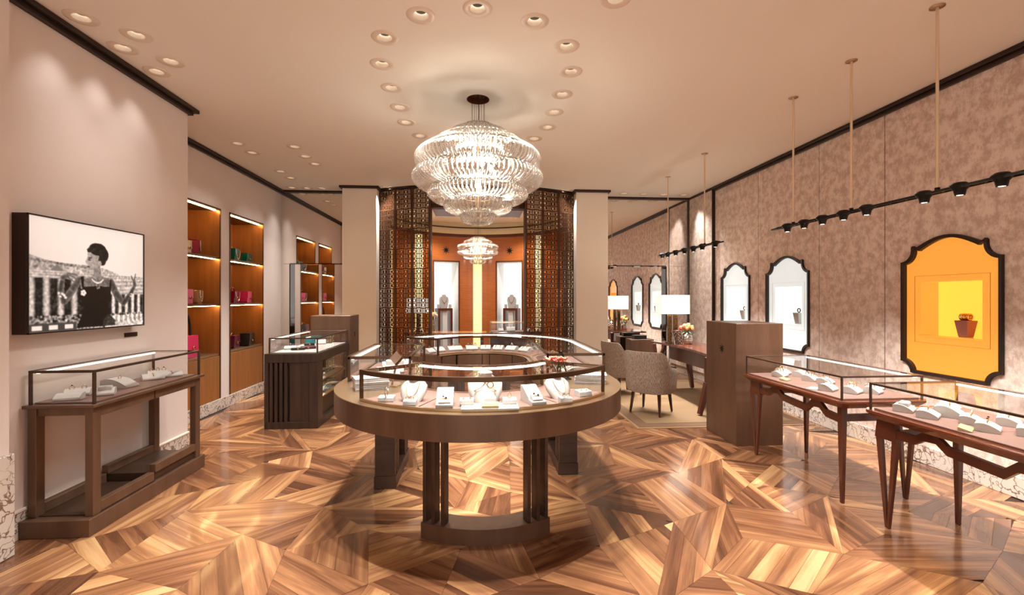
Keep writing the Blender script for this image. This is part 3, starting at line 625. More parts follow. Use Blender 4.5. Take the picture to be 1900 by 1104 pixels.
poly([(0.445, 0.27), (0.47, 0.245), (0.545, 0.25), (0.575, 0.33), (0.545, 0.40), (0.50, 0.42), (0.475, 0.435), (0.452, 0.43), (0.443, 0.405), (0.447, 0.39), (0.437, 0.375), (0.424, 0.352), (0.44, 0.32)], 0.58 + 0.5 * (0.5 - U))
ell(0.535, 0.222, 0.078, 0.062, 0.10, 0.04); ell(0.59, 0.27, 0.045, 0.07, 0.10, 0.04); ell(0.575, 0.33, 0.035, 0.05, 0.12, 0.04); poly([(0.44, 0.235), (0.47, 0.195), (0.52, 0.23), (0.475, 0.262), (0.445, 0.262)], 0.16); ell(0.553, 0.36, 0.016, 0.026, 0.62)
limb([(0.455, 0.318, 0.004), (0.478, 0.312, 0.004)], 0, 0.1); limb([(0.452, 0.335, 0.005), (0.47, 0.335, 0.004)], 0, 0.15); limb([(0.447, 0.40, 0.006), (0.462, 0.402, 0.004)], 0, 0.22)
for a in np.linspace(-1, 1, 26): ell(0.535 + 0.05 * a, 0.535 - 0.035 * a * a + 0.02, 0.006, 0.007, 0.88)
ell(0.537, 0.585, 0.012, 0.016, 0.2); limb([(0.527, 0.57, 0.003), (0.53, 0.61, 0.003), (0.548, 0.605, 0.003), (0.546, 0.57, 0.003)], 0, 0.85)
for k in range(5): ell(0.41 + 0.014 * math.cos(k * 1.256), 0.655 + 0.018 * math.sin(k * 1.256), 0.011, 0.014, 0.9)
for a, b_ in ((0.215, 0.66), (0.24, 0.665), (0.255, 0.68), (0.225, 0.69), (0.265, 0.70)): ell(a, b_, 0.011, 0.012, 0.85)
for a, b_ in ((0.87, 0.66), (0.88, 0.675), (0.862, 0.685)): ell(a, b_, 0.012, 0.007, 0.8)
fu = (U > 0.585) & (U < 0.70) & (V > 0.86 + 1.2 * np.abs(U - 0.64)) & (V < 0.985); img[fu] = np.clip(0.15 + 0.25 * np.maximum(R_.randn(NV, NU) - 0.5, 0), 0, 0.8)[fu]
img = np.clip((sm(img, 1) - 0.06) * 1.12, 0.02, 0.98)
xs = XLN + 0.0865; vv = [(xs, Y0 + 0.007 + (Y1 - Y0 - 0.014) * U[j, i], Z1 - 0.009 - (Z1 - Z0 - 0.018) * V[j, i]) for j in range(NV) for i in range(NU)]
ff = [(j * NU + i, j * NU + i + 1, (j + 1) * NU + i + 1, (j + 1) * NU + i) for j in range(NV - 1) for i in range(NU - 1)]
pm = MB().add(vv, ff).build('print', 'photo_print', pf)
ca = pm.data.color_attributes.new('print', 'FLOAT_COLOR', 'POINT'); g_ = np.minimum((img.ravel() ** 1.9) * 1.08, 0.93)
arr = np.ones((NU * NV, 4), dtype=np.float32); arr[:, 0] = g_ * 1.0; arr[:, 1] = g_ * 0.95; arr[:, 2] = g_ * 0.91; ca.data.foreach_set('color', arr.ravel())
tag(MB().box(XLN + 0.001, XLN + 0.01, 3.80, 3.93, 1.139, 1.172).build('caption_plate', 'dark_trim', bevel=0.001), 'small dark caption plate on the wall below the framed photograph', 'plate')

# ------------------------------------------------------------------ lit wall vitrines on the right wall
VLAB = {0: 'amber-lit wall vitrine with a scalloped dark frame and a rose bracelet stand', 1: 'white-lit scalloped wall vitrine above the near table showcase, middle of three', 2: 'white-lit scalloped wall vitrine farthest back beside the dark wall strip'}
for k, (cy, hw, colr) in enumerate(VIT):
    t = thing('wall_vitrine', VLAB[k], 'vitrine', (XR, cy, VZ0), 0, 'lit vitrines in the papered wall')
    o_ = vit_outline(cy, hw + 0.006, VZ0 - 0.006, VZ1 + 0.006); i_ = vit_outline(cy, hw, VZ0, VZ1, 0.020); n = len(o_); fm = MB()
    ring = [o_, o_, i_, i_]; xs = [XR + 0.004, XR - 0.026, XR - 0.021, XR + 0.03]; vs_ = [(xs[r_], *ring[r_][i]) for r_ in range(4) for i in range(n)]
    fm.add(vs_, [(r_ * n + i, r_ * n + (i + 1) % n, (r_ + 1) * n + (i + 1) % n, (r_ + 1) * n + i) for r_ in range(3) for i in range(n)]); fm.build('frame', 'dark_trim', t)
    wy, wz0, wz1 = hw * 0.62, 1.115, 1.585
    p_ = fill_holes(vit_outline(cy, hw, VZ0, VZ1, 0.018), [[(cy - wy, wz0), (cy + wy, wz0), (cy + wy, wz1), (cy - wy, wz1)]], lambda u, v: (XR + 0.012, u, v), 'light_panel', 'niche_' + colr, t)
    w_ = MB()
    for a in ((cy - wy - 0.01, cy - wy, wz0 - 0.01, wz1 + 0.01), (cy + wy, cy + wy + 0.01, wz0 - 0.01, wz1 + 0.01), (cy - wy, cy + wy, wz1, wz1 + 0.01), (cy - wy, cy + wy, wz0 - 0.01, wz0)): w_.box(XR + 0.010, XR + 0.18, *a)
    for a in ((cy - wy - 0.055, cy - wy - 0.053, wz0 - 0.06, wz1 + 0.055), (cy + wy + 0.053, cy + wy + 0.055, wz0 - 0.06, wz1 + 0.055), (cy - wy - 0.055, cy + wy + 0.055, wz1 + 0.053, wz1 + 0.055), (cy - wy - 0.055, cy + wy + 0.055, wz0 - 0.06, wz0 - 0.058)): MB().box(XR + 0.008, XR + 0.012, *a).build('trim_line', 'niche_side_' + colr, t)
    w_.build('window_lining', 'niche_' + colr, t)  # lining glows like the panel, imitating light falling on it
    MB().box(XR + 0.18, XR + 0.19, cy - wy - 0.01, cy + wy + 0.01, wz0 - 0.01, wz1 + 0.01).build('window_back', 'niche_window_' + colr, t)
    MB().box(XR - 0.01, XR + 0.178, cy - wy + 0.002, cy + wy - 0.002, wz0 + 0.004, wz0 + 0.012).build('glass_shelf', 'vase_glass', t)
    ys = cy - 0.075 if k == 0 else cy - 0.12
    s_ = thing('display_stand', ('rose tapered stand holding two bracelets in the amber vitrine', 'grey tapered stand with a bangle in the middle white vitrine', 'grey tapered stand in the farthest white vitrine')[k], 'display stand', (XR + 0.07, ys, wz0 + 0.0125), 0, 'bracelet stands in wall vitrines')
    sw = 0.052; b_ = MB()
    b_.add([(-0.03, -sw * 0.7, 0), (0.03, -sw * 0.7, 0), (0.03, sw * 0.7, 0), (-0.03, sw * 0.7, 0), (-0.05, -sw, 0.135), (0.05, -sw, 0.135), (0.05, sw, 0.135), (-0.05, sw, 0.135)], [(0, 3, 2, 1), (4, 5, 6, 7), (0, 1, 5, 4), (1, 2, 6, 5), (2, 3, 7, 6), (3, 0, 4, 7)])
    b_.build('stand_body', 'stand_rose' if k == 0 else 'stand_grey', s_, bevel=0.004, world=False)
    for dy in ((-0.03, -0.012, 0.008, 0.028) if k == 0 else (0.0,)):
        MB().torus((0, dy, 0.164), 0.024, 0.007, 18, 6, 'x' if k else 'y').build('bracelet', 'gold' if dy < 0.01 and k == 0 else ('silver' if k == 0 else 'black_gem'), s_, world=False)

# ------------------------------------------------------------------ lattice screens before the round room
SC = (0.02, 10.56); SR = 3.2; ROWZ = [0.0, 0.30, 0.63, 0.955, 1.28, 1.60, 1.92, 2.245, 2.57, 2.895, 3.22]
def scp(x, r=SR): return SC[0] + x, SC[1] - math.sqrt(r * r - x * x)
def lattice(mb, p0, p1, z0, z1, cols, rows, seed, skipz=None):
    rg = random.Random(seed); d = Vector((p1[0] - p0[0], p1[1] - p0[1], 0)); L = d.length; d.normalize(); nrm = Vector((-d.y, d.x, 0)); T = 0.012; B = 0.0052
    def P(u, z, w): q = Vector((p0[0], p0[1], 0)) + d * u + nrm * w; return (q.x, q.y, z)
    def strip(a, b_):  # flat bar between (u,z) points
        du, dz = b_[0] - a[0], b_[1] - a[1]; l = math.hypot(du, dz) or 1e-6; ou, oz = -dz / l * B, du / l * B
        q = [(a[0] + ou, a[1] + oz), (a[0] - ou, a[1] - oz), (b_[0] - ou, b_[1] - oz), (b_[0] + ou, b_[1] + oz)]
        mb.add([P(*c_, -T / 2) for c_ in q] + [P(*c_, T / 2) for c_ in q], [(0, 1, 2, 3), (7, 6, 5, 4), (0, 4, 5, 1), (1, 5, 6, 2), (2, 6, 7, 3), (3, 7, 4, 0)])
    cw = L / cols; ch = (z1 - z0) / rows
    for i in range(1, cols): strip((i * cw, z0), (i * cw, z1))
    for j in range(1, rows): strip((0, z0 + j * ch), (L, z0 + j * ch))
    for i in range(cols):
        for j in range(rows):
            cu, cz = (i + 0.5) * cw, z0 + (j + 0.5) * ch; k = (i + 2 * j + seed) % 4
            if k == 0:
                r1 = min(cw, ch) * 0.36; n = 8; pts = [(cu + r1 * math.cos(2 * PI * q / n), cz + r1 * math.sin(2 * PI * q / n)) for q in range(n)]
                for q in range(n): strip(pts[q], pts[(q + 1) % n])
            elif k == 2:
                a, b_ = cw * 0.28, ch * 0.28; pts = [(cu - a, cz - b_), (cu + a, cz - b_), (cu + a, cz + b_), (cu - a, cz + b_)]
                for q in range(4): strip(pts[q], pts[(q + 1) % 4])
            else:
                strip((cu - cw * 0.16, cz - ch / 2), (cu - cw * 0.16, cz + ch / 2)); strip((cu + cw * 0.16, cz - ch / 2), (cu + cw * 0.16, cz + ch / 2))
for side, sg in (('left', -1), ('right', 1)):
    xs = [0.775, 1.07, 1.36, 1.66]; pts = [scp(sg * x) for x in xs]
    t = thing('lattice_screen', 'tall bronze openwork lattice screen on the {} of the round room entrance'.format(side), 'screen', (pts[1][0], pts[1][1], 0), 0, 'lattice screens flanking the round room')
    for q, p in enumerate(pts): MB().box(p[0] - 0.018, p[0] + 0.018, p[1] - 0.02, p[1] + 0.03, 0, 3.22).build('post', 'lattice_bronze', t)
    q = scp(sg * 0.775, SR - 0.16); MB().box(q[0] - 0.018, q[0] + 0.018, q[1] - 0.02, q[1] + 0.02, 0, 3.22).build('post', 'lattice_bronze', t)
    MB().box(pts[3][0] + (0 if sg > 0 else -0.05), pts[3][0] + (0.05 if sg > 0 else 0), pts[3][1] - 0.06, pts[3][1] + 0.3, 0, 3.22).build('end_post', 'dark_trim', t)
    for a, b_ in list(zip(pts[:-1], pts[1:])) + [(pts[0], q)]:
        lo, hi = (a, b_) if a[0] < b_[0] else (b_, a)
        for z in ROWZ[1:]: MB().bar((lo[0], lo[1], z), (hi[0], hi[1], z), 0.03, 0.016, side=(0, 1, 0)).build('crossbar', 'lattice_bronze', t)
    for k, (a, b_) in enumerate(zip(pts[:-1], pts[1:])):
        lo, hi = (a, b_) if a[0] < b_[0] else (b_, a); lm = MB()
        for r_ in range(10): lattice(lm, lo, hi, ROWZ[r_] + 0.008, ROWZ[r_ + 1] - 0.008, 4, 4, k + r_)
        lm.build('lattice_infill', 'lattice_bronze', t, kind='stuff')
    lm = MB()
    for r_ in range(10): lattice(lm, pts[0], q, ROWZ[r_] + 0.008, ROWZ[r_ + 1] - 0.008, 2, 4, r_)
    lm.build('lattice_infill', 'lattice_bronze', t, kind='stuff')
hd = thing('lattice_header', 'bronze lattice header spanning the round room opening behind the chandelier', 'screen', (SC[0], 7.5, 2.9))
hp = [scp(x) for x in (-0.755, -0.25, 0.25, 0.755)]; lm = MB()
for k, (a, b_) in enumerate(zip(hp[:-1], hp[1:])): lattice(lm, a, b_, 2.905, 3.21, 6, 4, k)
lm.build('lattice_infill', 'lattice_bronze', hd, kind='stuff')
for a, b_ in zip(hp[:-1], hp[1:]):
    for z in (2.895, 3.22): MB().bar((a[0], a[1], z), (b_[0], b_[1], z), 0.03, 0.016, side=(0, 1, 0)).build('crossbar', 'lattice_bronze', hd)
MB().box(-0.735, 0.775, 7.62, 8.28, 2.905, 3.2).build('soffit', 'brown_band', hd)
sc_tr = MB()
for k in range(12):
    a, b_ = scp(-1.66 + 3.32 * k / 12), scp(-1.66 + 3.32 * (k + 1) / 12); sc_tr.bar((a[0], a[1] - 0.01, 3.242), (b_[0], b_[1] - 0.01, 3.242), 0.07, 0.034, side=(0, 1, 0))
struct(sc_tr.build('trim_6', 'dark_trim'))

# ------------------------------------------------------------------ round room
RC = (0.02, 9.4); RR = 1.95
rw = struct(bpy.data.objects.new('wall_rotunda', None)); C.objects.link(rw)
SEG = [(-22, 8, 'w'), (8, 13, 'y'), (13, 41, 'w'), (41, 46, 'y'), (46, 57, 'w'), (57, 76, 'v'), (76, 87, 'w'), (87, 93.4, 'y'), (93.4, 104, 'w'), (104, 122.4, 'v'), (122.4, 131, 'w'), (131, 138, 'y'), (138, 160, 'w'), (160, 167, 'y'), (167, 202, 'w')]
def curved(mb, a0, a1, r0, r1, z0, z1):
    n = max(2, int(abs(a1 - a0) / 3)); A = [math.radians(a0 + (a1 - a0) * i / n) for i in range(n + 1)]
    vs_ = [(RC[0] + r_ * math.cos(a), RC[1] + r_ * math.sin(a), z) for a in A for r_, z in ((r0, z0), (r1, z0), (r1, z1), (r0, z1))]
    mb.add(vs_, [(i * 4 + k, i * 4 + (k + 1) % 4, (i + 1) * 4 + (k + 1) % 4, (i + 1) * 4 + k) for i in range(n) for k in range(4)] + [(0, 1, 2, 3), (n * 4 + 3, n * 4 + 2, n * 4 + 1, n * 4)])
    return mb
def star_poly(cx, cz, r): return [(cx + (r if i % 2 == 0 else r * 0.34) * math.sin(PI * i / 8), cz + (r if i % 2 == 0 else r * 0.34) * math.cos(PI * i / 8)) for i in range(16)]
for a0, a1, k in SEG:
    if k == 'w': curved(MB(), a0, a1, RR, RR + 0.05, 0, 2.93).build('wood_panel', 'orange_wood', rw)
    elif k == 'y': curved(MB(), a0, a1, RR + 0.012, RR + 0.05, 0, 2.93).build('glow_panel', 'yellow_panel', rw)
    else:
        curved(MB(), a0, a1, RR, RR + 0.05, 2.322, 2.93).build('wood_panel', 'orange_wood', rw)
        am = math.radians((a0 + a1) / 2); hwid = RR * math.sin(math.radians((a1 - a0) / 2)); ra = RR * math.cos(math.radians((a1 - a0) / 2))
        side = 'left' if am > PI / 2 else 'right'
        vt = thing('tall_vitrine', 'tall white-lit display niche in the orange wall, {} of the glowing strip'.format(side), 'vitrine', (RC[0] + ra * math.cos(am), RC[1] + ra * math.sin(am), 0), am - PI / 2, 'tall niches in the round room')
        MB().box(-hwid, hwid, 0.47, 0.49, 0.0, 2.32).build('light_panel', 'niche_window_white', vt, world=False)
        for s_ in (-1, 1): MB().box(*sorted((s_ * hwid, s_ * (hwid - 0.012))), 0.0, 0.47, 0, 2.32).build('side_panel', 'niche_side_white', vt, world=False)
        MB().box(-hwid, hwid, 0, 0.47, 2.305, 2.322).build('top_panel', 'niche_side_white', vt, world=False)
        for s_ in (-1, 1): MB().box(*sorted((s_ * hwid, s_ * (hwid + 0.025))), -0.02, 0.02, 0, 2.345).build('frame_post', 'brown_band', vt, world=False)
        MB().box(-hwid - 0.025, hwid + 0.025, -0.02, 0.02, 2.322, 2.347).build('frame_head', 'brown_band', vt, world=False)
        # stand inside and a bust with small blocks
        st_ = thing('display_plinth', 'brown portal-shaped plinth inside the {} tall white niche'.format(side), 'plinth', wmat(vt) @ Vector((0, 0.2, 0)), am - PI / 2, 'portal plinths')
        for s_ in (-1, 1): MB().box(*sorted((s_ * 0.185, s_ * 0.13)), -0.14, 0.14, 0, 1.13).build('side_slab', 'brown_band', st_, world=False)
        MB().box(-0.185, 0.185, -0.14, 0.14, 1.13, 1.185).build('top_slab', 'brown_band', st_, world=False)
        MB().box(-0.06, 0.06, -0.1, 0.1, 0, 1.13).build('centre_slab', 'niche_side_white', st_, world=False)
        bu = thing('necklace_bust', 'white necklace bust on the plinth in the {} tall niche'.format(side), 'jewellery bust', wmat(vt) @ Vector((0, 0.2, 1.186)), am - PI / 2, 'busts in tall niches')
        MB().prism([(-0.085, 0), (0.085, 0), (0.115, 0.2), (0.10, 0.27), (0.045, 0.29), (0.04, 0.34), (-0.04, 0.34), (-0.045, 0.29), (-0.10, 0.27), (-0.115, 0.2)], -0.05, 0.03, 'y').build('bust', 'white_pad', bu, bevel=0.02, segs=3, world=False)
        MB().tube([(-0.07 * math.cos(a), -0.056, 0.28 - 0.14 * math.sin(a)) for a in [PI * i / 10 for i in range(11)]], 0.005, 6).build('necklace', 'silver', bu, world=False)
        MB().ball((0, -0.06, 0.125), 0.012, 0.008, 0.016).build('pendant', 'silver', bu, world=False)
        for s_ in (-1, 1):
            q = wmat(vt) @ Vector((s_ * 0.15, 0.16, 1.186))
            o = tag(MB().prism([(-0.03, 0), (0.03, 0), (0.026, 0.1), (-0.026, 0.1)], -0.03, 0.03, 'y').build('ring_block', 'stand_grey', bevel=0.005), 'pale tapered block {} of the bust in the {} tall niche'.format('left' if s_ < 0 else 'right', side), 'block', 'blocks beside the niche busts')
            o.location = q; o.rotation_euler = (0, 0, am - PI / 2)
curved(MB(), -22, 202, RR - 0.01, RR + 0.06, 2.93, 3.0).build('brown_band', 'brown_band', rw)
curved(MB(), -22, 202, RR - 0.06, RR + 0.06, 3.0, 3.14).build('cream_fascia', 'cream_fascia', rw)
curved(MB(), -22, 202, RR - 0.09, RR + 0.06, 3.14, 3.162).build('dark_line', 'dark_trim', rw)  # thin projecting dark band between the two fascias
curved(MB(), -22, 202, RR - 0.06, RR + 0.06, 3.162, ZC - 0.001).build('cream_fascia', 'cream_fascia', rw)
for am_, wn in ((113.2, 'left'), (66.5, 'right')):
    a = math.radians(am_); s_ = MB().prism(star_poly(0, 0, 0.1), -0.006, 0.006, 'y').build('star_emblem', 'black_metal', rw, world=False)
    s_.location = (RC[0] + (RR - 0.008) * math.cos(a), RC[1] + (RR - 0.008) * math.sin(a), 2.60); s_.rotation_euler = (0, 0, a - PI / 2)
for x0, x1 in ((-1.85, -1.62), (1.66, 1.9)): MB().box(x0, x1, 8.3, 8.75, 0, 3.2).build('jamb', 'brown_band', rw)
# furniture seen through the entrance
d_ = thing('reception_desk', 'low orange wooden desk in the round room carrying a vase', 'desk', (-0.45, 9.35, 0))
MB().prism([(-1.45, 9.1), (0.18, 9.05), (0.2, 9.55), (-1.4, 9.7)], 0.71, 0.75).build('desk_top', 'orange_counter', d_, bevel=0.006)
for x in (-1.2, 0.1): MB().box(x - 0.03, x + 0.03, 9.15, 9.5, 0, 0.709).build('leg_panel', 'walnut', d_)
# ------------------------------------------------------------------ chandeliers
def rib_mesh(name, ro, hgt, width, out):
    """one bent glass rib in the radial plane: a flattened C-shaped loop bulging outwards, with fine rings along it"""
    pts = []; n = 22
    for i in range(n + 1):
        a = -PI / 2 + PI * i / n
        pts.append((ro - out + out * math.cos(a), 0, hgt / 2 * math.sin(a)))
    pts = [(ro - out - 0.05, 0, -hgt / 2)] + pts + [(ro - out - 0.05, 0, hgt / 2)]
    b = MB(); vs_ = []; k = 6
    rs = [width * (1.0 if i % 2 else 0.78) for i in range(len(pts))]
    b.tube(pts, width, 6, rs=rs); return b
def chandelier(name, label, loc, tiers, zt, ztop, cables, bulbs, indiv, power):
    t = thing(name, label, 'chandelier', loc); cnt_ = 0
    for k, (z, r, hgt, out, nr, wd) in enumerate(tiers):
        b = rib_mesh('glass_rib', r, hgt, wd, out)
        if k in indiv:
            me = b.mesh('glass_rib', 'chandelier_glass')
            for i in range(nr):
                o = bpy.data.objects.new('glass_rib', me); C.objects.link(o); o.parent = t; o.location = (0, 0, z - loc[2]); o.rotation_euler = (0, 0, 2 * PI * (i + 0.5 * (k % 2)) / nr)
        else:
            big = MB()
            for i in range(nr):
                a = 2 * PI * (i + 0.5 * (k % 2)) / nr; ca_, sa = math.cos(a), math.sin(a)
                big.add([(x * ca_ - y * sa, x * sa + y * ca_, zz + z - loc[2]) for x, y, zz in b.v], b.f, True)
            big.build('glass_tier', 'chandelier_glass', t, world=False, kind='stuff')
        MB().torus((0, 0, z - loc[2] + hgt / 2), max(0.02, r - out - 0.05), 0.004, 36, 6).build('metal_hoop', 'champagne', t, world=False)
    for i in range(cables):
        a = 2 * PI * (i + 0.3) / cables; MB().tube([(0.06 * math.cos(a), 0.06 * math.sin(a), zt - loc[2]), (0.06 * math.cos(a), 0.06 * math.sin(a), ztop - loc[2])], 0.0016, 5).build('cable', 'dark_bronze', t, world=False)
    MB().tube([(0, 0, zt - 0.1 - loc[2]), (0.006, 0, (zt + ztop) / 2 - loc[2]), (0, 0, ztop - loc[2])], 0.004, 6).build('power_cord', 'dark_bronze', t, world=False)
    MB().tube([(0, 0, tiers[-1][0] - loc[2]), (0, 0, zt - loc[2])], 0.010, 8).build('stem', 'champagne', t, world=False)
    rc = 0.104 if name == 'glass_chandelier' else 0.089
    MB().lathe([(rc, -0.002), (rc, 0.05)], 28, (0, 0, ZC - loc[2]), caps=False).build('canopy_wall', 'brown_band', t, world=False)
    MB().lathe([(0.001, 0.05), (rc, 0.05)], 28, (0, 0, ZC - loc[2]), caps=False).build('canopy_plate', 'brown_band', t, world=False)
    for x, y, z in bulbs:
        MB().ball((x, y, z - loc[2]), 0.014, 0.014, 0.032).build('bulb', 'bulb', t, world=False)
        point('lamp_bulb', (loc[0] + x, loc[1] + y, z + 0.0), power, (1, 0.93, 0.82), 0.035)
    return t
# height, radius, height of rib, bulge, ribs, tube radius
TI = [(2.985, 0.155, 0.085, 0.10, 30, 0.011), (2.915, 0.285, 0.10, 0.12, 50, 0.012), (2.83, 0.405, 0.115, 0.13, 66, 0.012), (2.695, 0.565, 0.195, 0.15, 84, 0.0145), (2.53, 0.585, 0.185, 0.16, 84, 0.0145),
      (2.395, 0.45, 0.155, 0.14, 72, 0.0135), (2.285, 0.305, 0.14, 0.13, 50, 0.013), (2.185, 0.150, 0.12, 0.085, 20, 0.014)]
BU = [(0.16 * math.cos(a), 0.16 * math.sin(a), z) for a, z in ((0.3, 2.60), (1.35, 2.72), (2.4, 2.58), (3.5, 2.70), (4.5, 2.74), (5.5, 2.60))] + [(0.0, -0.05, 2.45)]
chandelier('glass_chandelier', 'large tiered clear glass chandelier hanging over the oval display island', (CH[0], CH[1], 2.12), TI, 3.0, ZC + 0.05, 8, BU, (3, 4, 5), P_BULB)
TI2 = [(2.66, 0.16, 0.10, 0.08, 22, 0.010), (2.59, 0.30, 0.10, 0.09, 36, 0.010), (2.50, 0.425, 0.115, 0.10, 44, 0.0115), (2.395, 0.42, 0.105, 0.10, 44, 0.0115), (2.305, 0.30, 0.10, 0.09, 30, 0.0115), (2.21, 0.165, 0.10, 0.07, 16, 0.0115)]
BU2 = [(0.16 * math.cos(a), 0.16 * math.sin(a), 2.47) for a in (0.6, 2.6, 4.7)]
chandelier('round_room_chandelier', 'smaller tiered glass chandelier in the round room, seen below the large one', (CH2[0], CH2[1], 2.17), TI2, 2.72, ZC + 0.05, 4, BU2, (), P_BULB)

# ------------------------------------------------------------------ oval island
IX, IY1, IY2, IZ = 0.025, 3.35, 4.48, 0.85
def stations(parts):
    """parts: ('L', y0, y1) left side, ('R', y0, y1) right side, ('F', a0, a1) front arc, ('K', a0, a1) rear arc; angles in degrees"""
    out = []
    for k, a, b_ in parts:
        n = max(1, int(abs(b_ - a) / 3)) if k in 'FK' else 4
        for i in range(n + 1):
            v = a + (b_ - a) * i / n
            if k == 'L': s_ = ((IX, v), (-1, 0))
            elif k == 'R': s_ = ((IX, v), (1, 0))
            else: s_ = ((IX, IY1 if k == 'F' else IY2), (math.cos(math.radians(v)), math.sin(math.radians(v))))
            if not out or (Vector(s_[0]) - Vector(out[-1][0])).length + (Vector(s_[1]) - Vector(out[-1][1])).length > 1e-4: out.append(s_)
    return out
def band(mb, st, r0, r1, z0, z1):
    n = len(st); vs_ = [(b_[0] + r_ * n_[0], b_[1] + r_ * n_[1], z) for b_, n_ in st for r_, z in ((r0, z0), (r1, z0), (r1, z1), (r0, z1))]
    fs = [(i * 4 + k, (i + 1) * 4 + k, (i + 1) * 4 + (k + 1) % 4, i * 4 + (k + 1) % 4) for i in range(n - 1) for k in range(4)] + [(0, 1, 2, 3), ((n - 1) * 4 + 3, (n - 1) * 4 + 2, (n - 1) * 4 + 1, (n - 1) * 4)]
    return mb.add(vs_, fs, False)
def smooth_band(o):
    me = o.data
    for p in me.polygons: p.use_smooth = True
    try: me.set_sharp_from_angle(angle=0.6)
    except Exception: pass
    return o
isl = thing('display_island', 'oval bronze display island with slatted bases under the big chandelier', 'display counter', (IX, 3.9, 0))
FULL = [('L', 4.26, IY1), ('F', 180, 360), ('R', IY1, IY2), ('K', 0, 147)]
smooth_band(band(MB(), stations(FULL), 0.985, 0.997, IZ - 0.145, IZ - 0.004).build('outer_apron', 'bronze', isl))
smooth_band(band(MB(), stations(FULL), 0.46, 0.997, IZ - 0.004, IZ).build('rim_plate', 'champagne', isl))
smooth_band(band(MB(), stations(FULL), 0.472, 0.985, IZ - 0.14, IZ - 0.128).build('underside', 'dark_bronze', isl))
for e_ in ([('L', 4.26, 4.24)], [('K', 145.5, 147)]): band(MB(), stations(e_), 0.472, 0.985, IZ - 0.14, IZ - 0.005).build('end_board', 'bronze', isl)
for k, pr in enumerate(([('L', 4.2, 3.4)], [('F', 190, 232)], [('F', 234, 269)], [('F', 271, 306)], [('F', 308, 350)], [('R', 3.4, 4.42)], [('K', 4, 40)], [('K', 42, 75.5)], [('K', 76.5, 85.5)], [('K', 86.5, 120)], [('K', 123, 145)])):
    smooth_band(band(MB(), stations(pr), 0.452, 0.472, IZ - 0.128, IZ - 0.012).build('drawer_front', 'bronze', isl))
# front base: curved plinth, fins at either end
def fins(st_angles, r0, r1, ctr, z0, z1, w=0.036):
    for a in st_angles:
        a = math.radians(a); n_ = Vector((math.cos(a), math.sin(a), 0)); p = Vector((ctr[0], ctr[1], 0))
        MB().bar(p + n_ * ((r0 + r1) / 2) + Vector((0, 0, z0)), p + n_ * ((r0 + r1) / 2) + Vector((0, 0, z1)), w, r1 - r0, side=(-n_.y, n_.x, 0)).build('fin', 'dark_bronze', isl, bevel=0.002)
BC = (0.055, 3.36); smooth = None
def band_c(st_c, a0, a1, r0, r1, z0, z1, name, m):
    n = 18; st = [((st_c[0], st_c[1]), (math.cos(math.radians(a0 + (a1 - a0) * i / n)), math.sin(math.radians(a0 + (a1 - a0) * i / n)))) for i in range(n + 1)]
    return smooth_band(band(MB(), st, r0, r1, z0, z1).build(name, m, isl))
band_c(BC, 235, 305, 0.52, 0.685, 0.0, 0.095, 'plinth', 'bronze')
fins((236.4, 241.9, 247.4, 292.6, 298.1, 303.6), 0.615, 0.675, BC, 0.096, IZ - 0.141, 0.024)
# side and rear bases
for sg, y0, y1 in ((-1, 3.53, 4.2), (1, 3.70, 4.5)):
    xc = IX + sg * 0.72
    MB().box(xc - 0.082, xc + 0.082, y0, y1, 0, 0.095).build('plinth', 'dark_bronze', isl, bevel=0.003)
    for dy in (0.02, 0.09, 0.16, y1 - y0 - 0.16, y1 - y0 - 0.09, y1 - y0 - 0.02): MB().box(xc - 0.075, xc + 0.075, y0 + dy - 0.018, y0 + dy + 0.018, 0.096, IZ - 0.141).build('fin', 'dark_bronze', isl, bevel=0.002)
band_c((IX, IY2), 60, 120, 0.55, 0.71, 0.0, 0.095, 'plinth', 'dark_bronze'); fins((62, 67, 72, 108, 113, 118), 0.56, 0.70, (IX, IY2), 0.096, IZ - 0.141)

